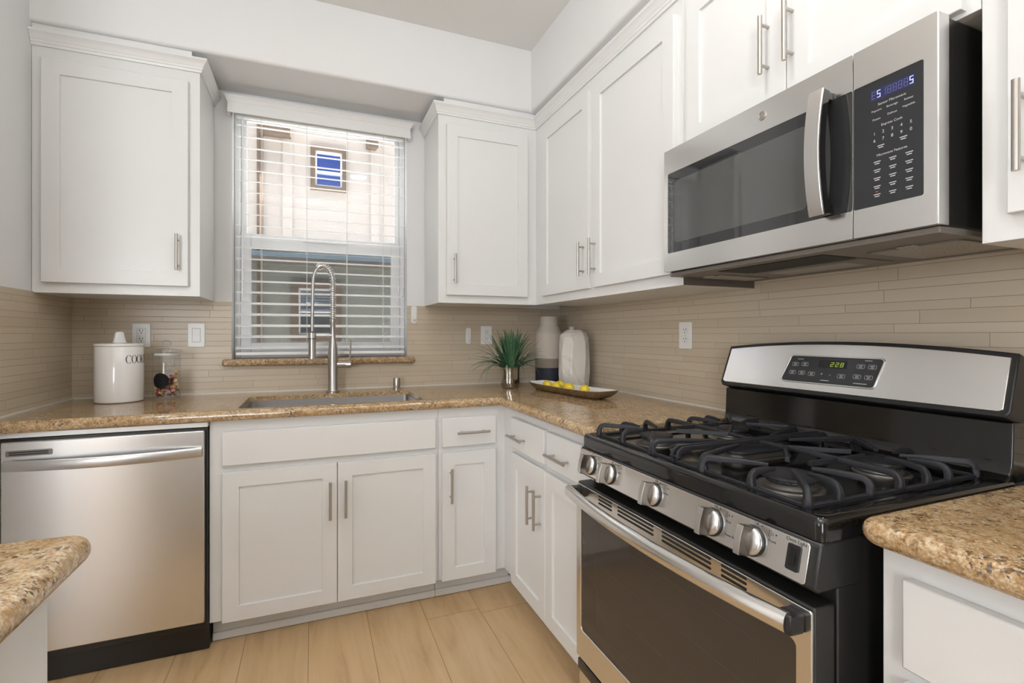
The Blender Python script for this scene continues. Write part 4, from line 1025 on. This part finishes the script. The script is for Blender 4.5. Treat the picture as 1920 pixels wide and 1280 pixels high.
for x, y0, y1 in ((.40, .49, .28), (.25, .12, -.12), (.45, -.49, -.25)): strip([(x, y0), (x, y1)], .0012, s, LW, LH)
s = s0+5.45*AD; P_ = [(.30*math.cos(t_), .25+.25*math.sin(t_)) for t_ in [(.5+3.9*i/14) for i in range(15)]]; P_ = P_ + [(-x, -y) for x, y in reversed(P_)]; strip(P_, [.0012+.0026*math.sin(PI*i/(len(P_)-1))**2 for i in range(len(P_))], s, LW, LH)
g.build('lettering', M_ink, t, smooth=0)

# ------------------------------------------------------------------ glass jar of dried petals
JX, JY, JR = -2.062, -.135, .0525
t = thing('glass_jar', 'clear lidded glass jar with a black oval label beside the canister', 'jar', (JX, JY, .9143))
g = G(); g.lathe([(.001, .002), (JR-.004, .002), (JR, .007), (JR, .195), (JR-.003, .201), (JR-.003, .208)], (JX, JY, .9143), 48); g.build('jar_body', M_jar, t, smooth=60)
g = G(); g.lathe([(JR-.012, .196), (JR-.006, .197), (JR-.0058, .206), (JR-.012, .206)], (JX, JY, .9143), 40); g.build('seal_ring', mat('milky_seal', (.78, .78, .77), .4), t, smooth=50)
g = G(); g.lathe([(0, .2085), (JR+.003, .2085), (JR+.006, .211), (JR+.006, .217), (JR+.003, .2205), (.03, .2255), (.010, .229), (.007, .233), (.0075, .236), (.0155, .242), (.0185, .2505), (.0160, .2590), (.009, .2645), (0, .2660)], (JX, JY, .9143), 48); g.build('lid', M_jar, t, smooth=60)
g = G(); TJ = math.atan2(-2.7895-JY, -1.4472-JX) + math.radians(-27)
def on_jar(u, v): return Vector((JX+(JR+.0006)*math.cos(TJ+u/JR), JY+(JR+.0006)*math.sin(TJ+u/JR), 1.0000+v))
cv = g.bm.verts.new(on_jar(0, 0)); R1 = [[g.bm.verts.new(on_jar(k*.0335*math.cos(2*PI*i/36), k*.0335*math.sin(2*PI*i/36))) for i in range(36)] for k in (.35, .7, 1)]
for i in range(36):
    j = (i+1) % 36; g.f((cv, R1[0][i], R1[0][j])); g.f((R1[0][i], R1[1][i], R1[1][j], R1[0][j])); g.f((R1[1][i], R1[2][i], R1[2][j], R1[1][j]))
g.build('chalk_label', mat('black_label', (.005, .005, .005), .6, 0, .2), t, smooth=60)
PET = [mat('petal_cream', (.70, .52, .33), .6), mat('petal_yellow', (.68, .50, .14), .6), mat('petal_pink', (.60, .25, .20), .6), mat('petal_red', (.42, .08, .06), .6), mat('petal_plum', (.14, .055, .065), .6), mat('petal_mauve', (.42, .30, .36), .6)]
rnd = random.Random(11); g = G(); midx = []
cd = Vector((-1.4472-JX, -2.7895-JY, 0)).normalized(); rt_ = Vector((-cd.y, cd.x, 0))
for i in range(190):
    r = (JR-.012)*math.sqrt(rnd.random()); th = rnd.random()*2*PI
    px, py = r*math.cos(th), r*math.sin(th); side = (px*rt_.x + py*rt_.y)/JR
    top = .090 + .045*side
    z = .018 + rnd.random()*(top-.018)
    c_ = Vector((JX+px, JY+py, .9143+z)); M_ = Matrix.Rotation(rnd.random()*2*PI, 3, 'Z') @ Matrix.Rotation(rnd.uniform(-1.4, 1.4), 3, 'X') @ Matrix.Rotation(rnd.random()*2*PI, 3, 'Y')
    L_, W2 = rnd.uniform(.014, .023), rnd.uniform(.005, .009); bend = rnd.uniform(.3, 1.2)
    k = rnd.choices(range(6), (3, 3, 3, 2.2, 2.5, 1))[0]
    rows = []
    for a in range(6):
        u = a/5*2-1; wv = W2*math.sqrt(max(0.05, 1-u*u*.9)); y = math.sin(u*bend)*L_/bend*.6; zz = (1-math.cos(u*bend))*L_/bend
        row_ = []
        for q in (-1, 0, 1):
            p = M_ @ Vector((q*wv, y, zz + .3*wv*q*q)) + c_
            d2 = Vector((p.x-JX, p.y-JY)); lim = JR-.0042
            if d2.length > lim: d2 *= lim/d2.length; p.x, p.y = JX+d2.x, JY+d2.y
            p.z = max(p.z, .9143+.0105); row_.append(g.bm.verts.new(p))
        rows.append(row_)
    for a in range(5):
        for q in range(2):
            f_ = g.f((rows[a][q], rows[a][q+1], rows[a+1][q+1], rows[a+1][q]))
            if f_: f_.material_index = k
o = g.build('dried_petals', PET, None, smooth=60); rebase(o, (JX, JY, .9245)); tag(o, 'pink, yellow and red dried petals heaped inside the glass jar', 'potpourri'); o['kind'] = 'stuff'

# ------------------------------------------------------------------ potted plant
PX, PY = -.452, -.290
t = thing('potted_plant', 'green grassy plant in a shiny bronze pot by the corner', 'plant', (PX, PY, .9143))
M_pot = mat('bronze_mirror_glaze', (.40, .36, .32), .15, 1.0); n = N(M_pot)
n.bump(n.noise(n.coord((60, 60, 30)), 1.0, 3), .25, .003)
prof = [(0, .001), (.040, .001), (.0455, .005), (.0490, .020)]
for i in range(9): prof += [(.0500 + .0006*(i % 2), .026 + i*.0085)]
prof += [(.0515, .109), (.0525, .114), (.0505, .114), (.0495, .100), (0, .098)]
g = G(); g.lathe(prof, (PX, PY, .9143), 48); g.build('pot', M_pot, t, smooth=30)
g = G(); g.lathe([(0, .0985), (.046, .0985), (.040, .103), (0, .106)], (PX, PY, .9143), 24); g.build('soil', mat('dark_soil', (.03, .024, .018), .9), t)
M_leaf = mat('blade_green', (.050, .135, .060), .42); M_leaf2 = mat('blade_pale_green', (.20, .27, .18), .45)
n = N(M_leaf); n.col(n.ramp(n.noise(n.coord(), 25, 2), [(.3, (.04, .11, .055)), (.6, (.085, .20, .10)), (.8, (.16, .29, .17))]))
rnd = random.Random(5)
def blade(g, th, lean, L_, w_, droop, base_r, k=10):
    bx, by = base_r*math.cos(th+rnd.uniform(-.6, .6)), base_r*math.sin(th+rnd.uniform(-.6, .6))
    p = Vector((PX+bx, PY+by, .9143+.100)); ang = lean; pts_ = [p.copy()]
    for i in range(k):
        d_ = Vector((math.cos(th)*math.sin(ang), math.sin(th)*math.sin(ang), math.cos(ang))); p = p + d_*(L_/k); pts_.append(p.copy()); ang = min(ang + droop/k*(1+1.2*i/k), 2.75)
    rows = []; sd = Vector((-math.sin(th), math.cos(th), 0))
    for i, q in enumerate(pts_):
        u = i/k; wv = w_*(.55+.45*min(1, u*5))*(1-u**2.2)**.8 + .0003; tg = (pts_[min(i+1, k)]-pts_[max(i-1, 0)]).normalized(); nn = sd.cross(tg)
        qq = []
        for x_, y_ in ((-1, 0), (0, -.28), (1, 0)):
            v_ = q + sd*x_*wv + nn*y_*wv
            v_.y = min(v_.y, -.004); v_.z = max(v_.z, .9155); qq.append(g.bm.verts.new(v_))
        rows.append(qq)
    for i in range(k):
        for j in range(2): g.f((rows[i][j], rows[i][j+1], rows[i+1][j+1], rows[i+1][j]))
g = G()
for i in range(120): blade(g, rnd.random()*2*PI, abs(rnd.gauss(0, .34)), rnd.uniform(.15, .245), rnd.uniform(.0042, .0068), rnd.uniform(.0, .45), rnd.uniform(.004, .034))
for i in range(48): blade(g, rnd.choice((PI, 0, PI*1.15, -.2, PI*.9)) + rnd.gauss(0, .4), rnd.uniform(.6, 1.15), rnd.uniform(.16, .25), rnd.uniform(.0044, .0066), rnd.uniform(.4, 1.1), rnd.uniform(.01, .034))
o = g.build('foliage', M_leaf, t, smooth=60)
g = G()
for th, ln, L_, dr in ((PI*1.12, .75, .21, 2.0), (PI*1.35, .5, .13, 2.6), (-.55, .45, .14, 2.4), (-1.0, .25, .13, 2.8), (PI*1.02, .95, .22, 1.9), (-.1, .9, .19, 1.6)): blade(g, th, ln, L_, .0060, dr, .030, 14)
g.build('pale_leaves', M_leaf2, t, smooth=60)

# ------------------------------------------------------------------ vases
VX, VY = -.138, -.128
t = thing('bottle_vase', 'tall matte vase with cream, tan and navy bands in the corner', 'vase', (VX, VY, .9143))
M_matte = mat('cream_matte_clay', (.66, .59, .51), .7); n = N(M_matte); n.bump(n.noise(n.coord(), 90, 3), .2, .001)
M_tan = mat('tan_matte_clay', (.33, .265, .21), .75); M_navy = mat('navy_matte_clay', (.030, .034, .052), .7)
R0 = .081
g = G(); g.lathe([(R0, .150), (R0+.0008, .20), (R0, .290), (R0-.002, .300), (R0-.008, .309), (.062, .334), (.056, .342), (.0535, .350), (.0525, .395), (.0510, .3985), (.047, .3985), (.045, .390), (.045, .345), (.0, .340)], (VX, VY, .9143), 56); g.build('body', M_matte, t, smooth=35)
g = G(); g.lathe([(R0-.004, .096), (R0, .0965), (R0, .1498), (R0-.004, .150)], (VX, VY, .9143), 56); g.build('tan_band', M_tan, t, smooth=35)
g = G(); g.lathe([(0, .001), (R0-.006, .001), (R0-.001, .006), (R0, .012), (R0, .096), (0, .0962)], (VX, VY, .9143), 56); g.build('dark_base', M_navy, t, smooth=35)
VX, VY = -.116, -.398
t = thing('faceted_vase', 'white faceted stone-look vase standing behind the lemon tray', 'vase', (VX, VY, .9143))
M_marble = mat('veined_white_ceramic', (.72, .68, .63), .35); n = N(M_marble); v = n.coord((1, 1, .5))
vn = n.noise(v, 5, 5, .6, .8); rg = n.math('ABSOLUTE', n.math('SUBTRACT', vn, .5))
n.col(n.ramp(rg, [(0.0, (.58, .53, .48)), (.006, (.68, .63, .57)), (.03, (.74, .70, .65)), (.3, (.70, .64, .57))]))
rnd = random.Random(3); levels = [(.001, .074), (.006, .080), (.075, .0865), (.160, .0870), (.240, .0830), (.280, .0785), (.300, .066), (.312, .050), (.316, .046)]
g = G(); rings = []; off_ = [rnd.uniform(-.12, .12) for _ in range(9)]
for li, (z, r) in enumerate(levels):
    rings.append([Vector((VX+r*(1+.022*math.sin(3*i+li*1.7))*math.cos(2*PI*i/9+off_[i]+.05*math.sin(li*2+i)), VY+r*(1+.022*math.sin(3*i+li*1.7))*math.sin(2*PI*i/9+off_[i]+.05*math.sin(li*2+i)), .9143+z + (.008*math.sin(2.3*i+li) if 2 <= li <= 5 else 0))) for i in range(9)])
g.loft(rings); ob = g.build('body', M_marble, t, .003, smooth=0)
g = G(); g.lathe([(.019, .314), (.0175, .333), (.0145, .333), (.0145, .3165), (0, .3165)], (VX-.012, VY+.004, .9143), 24); g.build('neck', mat('greige_glaze', (.45, .39, .34), .4), t)

# ------------------------------------------------------------------ tray with lemons
TX, TY = -.2845, -.655; ax_ = Vector((.074, -.543, 0)).normalized(); bx_ = Vector((-ax_.y, ax_.x, 0))
t = thing('serving_tray', 'long shallow bronze tray with a white lining, holding lemons', 'tray', (TX, TY, .9143))
def boat(L_, W_, z, k=6, lift=0.0, nn=48):
    P = []
    for i in range(nn):
        th = 2*PI*i/nn; cx_, sy_ = math.cos(th), math.sin(th)
        u = math.copysign(abs(cx_)**(2/k), cx_); v_ = math.copysign(abs(sy_)**(2/k), sy_)
        P.append(Vector((TX, TY, .9143+z+lift*abs(u)**3)) + ax_*u*L_/2 + bx_*v_*W_/2)
    return P
M_bronze = mat('hammered_bronze', (.40, .34, .27), .27, 1.0); n = N(M_bronze); n.bump(n.noise(n.coord(), 55, 2), .4, .002)
g = G(); g.loft([boat(.40, .075, .0006), boat(.47, .09, .002), boat(.53, .118, .012), boat(.572, .140, .026, lift=.002), boat(.598, .154, .036, lift=.006), boat(.592, .148, .0365, lift=.006), boat(.568, .135, .027, lift=.002), boat(.525, .112, .014), boat(.42, .08, .006)]); g.build('shell', M_bronze, t, smooth=40)
g = G(); g.loft([boat(.395, .078, .0064), boat(.523, .111, .0144), boat(.566, .134, .0274, lift=.002), boat(.590, .1465, .0368, lift=.006), boat(.585, .142, .0370, lift=.006), boat(.562, .130, .0282, lift=.002), boat(.520, .108, .0154), boat(.39, .075, .0075)]); g.build('lining', mat('white_enamel', (.80, .80, .78), .15, 0, .5), t, smooth=40)
M_lemon = mat('lemon_peel', (.80, .58, .025), .38); n = N(M_lemon); n.bump(n.noise(n.coord(), 220, 2), .25, .001)
n.col(n.ramp(n.noise(n.coord(), 20, 2), [(.3, (.76, .50, .02)), (.7, (.86, .66, .04))]))
LAB = ('lemon at the far left end of the tray', 'second lemon from the left along the near side of the tray', 'lemon behind the others, toward the back rim of the tray', 'lemon at the right end of the lemon cluster on the tray', 'lemon lying by itself near the right of the tray')
def lemon_mesh(o_name, c_, M_):
    g = G(); prof = []
    for i in range(17):
        u = i/16; x_ = -.032 + .064*u; tt = abs(x_)/.032
        r = .0232*math.sqrt(max(0, 1-(min(1, tt/.93))**2.1)) if tt < .90 else .0045*(1-(tt-.90)/.10)**.6 + .0012
        prof.append((max(r, .0008), x_))
    R_2 = [[Vector(c_) + M_ @ Vector((r*math.cos(2*PI*k/24), r*math.sin(2*PI*k/24), x_)) for k in range(24)] for r, x_ in prof]
    g.loft(R_2); return g.build(o_name, M_lemon, None, smooth=60)
base_l = None
for (lx, ly, lz, rz), lab in zip(((-.330, -.500, .9458, .1), (-.318, -.580, .9458, -.3), (-.274, -.535, .9458, .1), (-.288, -.655, .9458, .2), (-.268, -.772, .9458, -.3)), LAB):
    c_ = (lx, ly, lz)
    if base_l is None:
        base_l = lemon_mesh('lemon', (0, 0, 0), Matrix.Rotation(PI/2, 3, 'X')); o = base_l
    else:
        o = base_l.copy(); C.objects.link(o)
    o.location = c_; o.rotation_euler = (0, 0, rz); tag(o, 'yellow ' + lab, 'lemon', 'lemons on the tray')
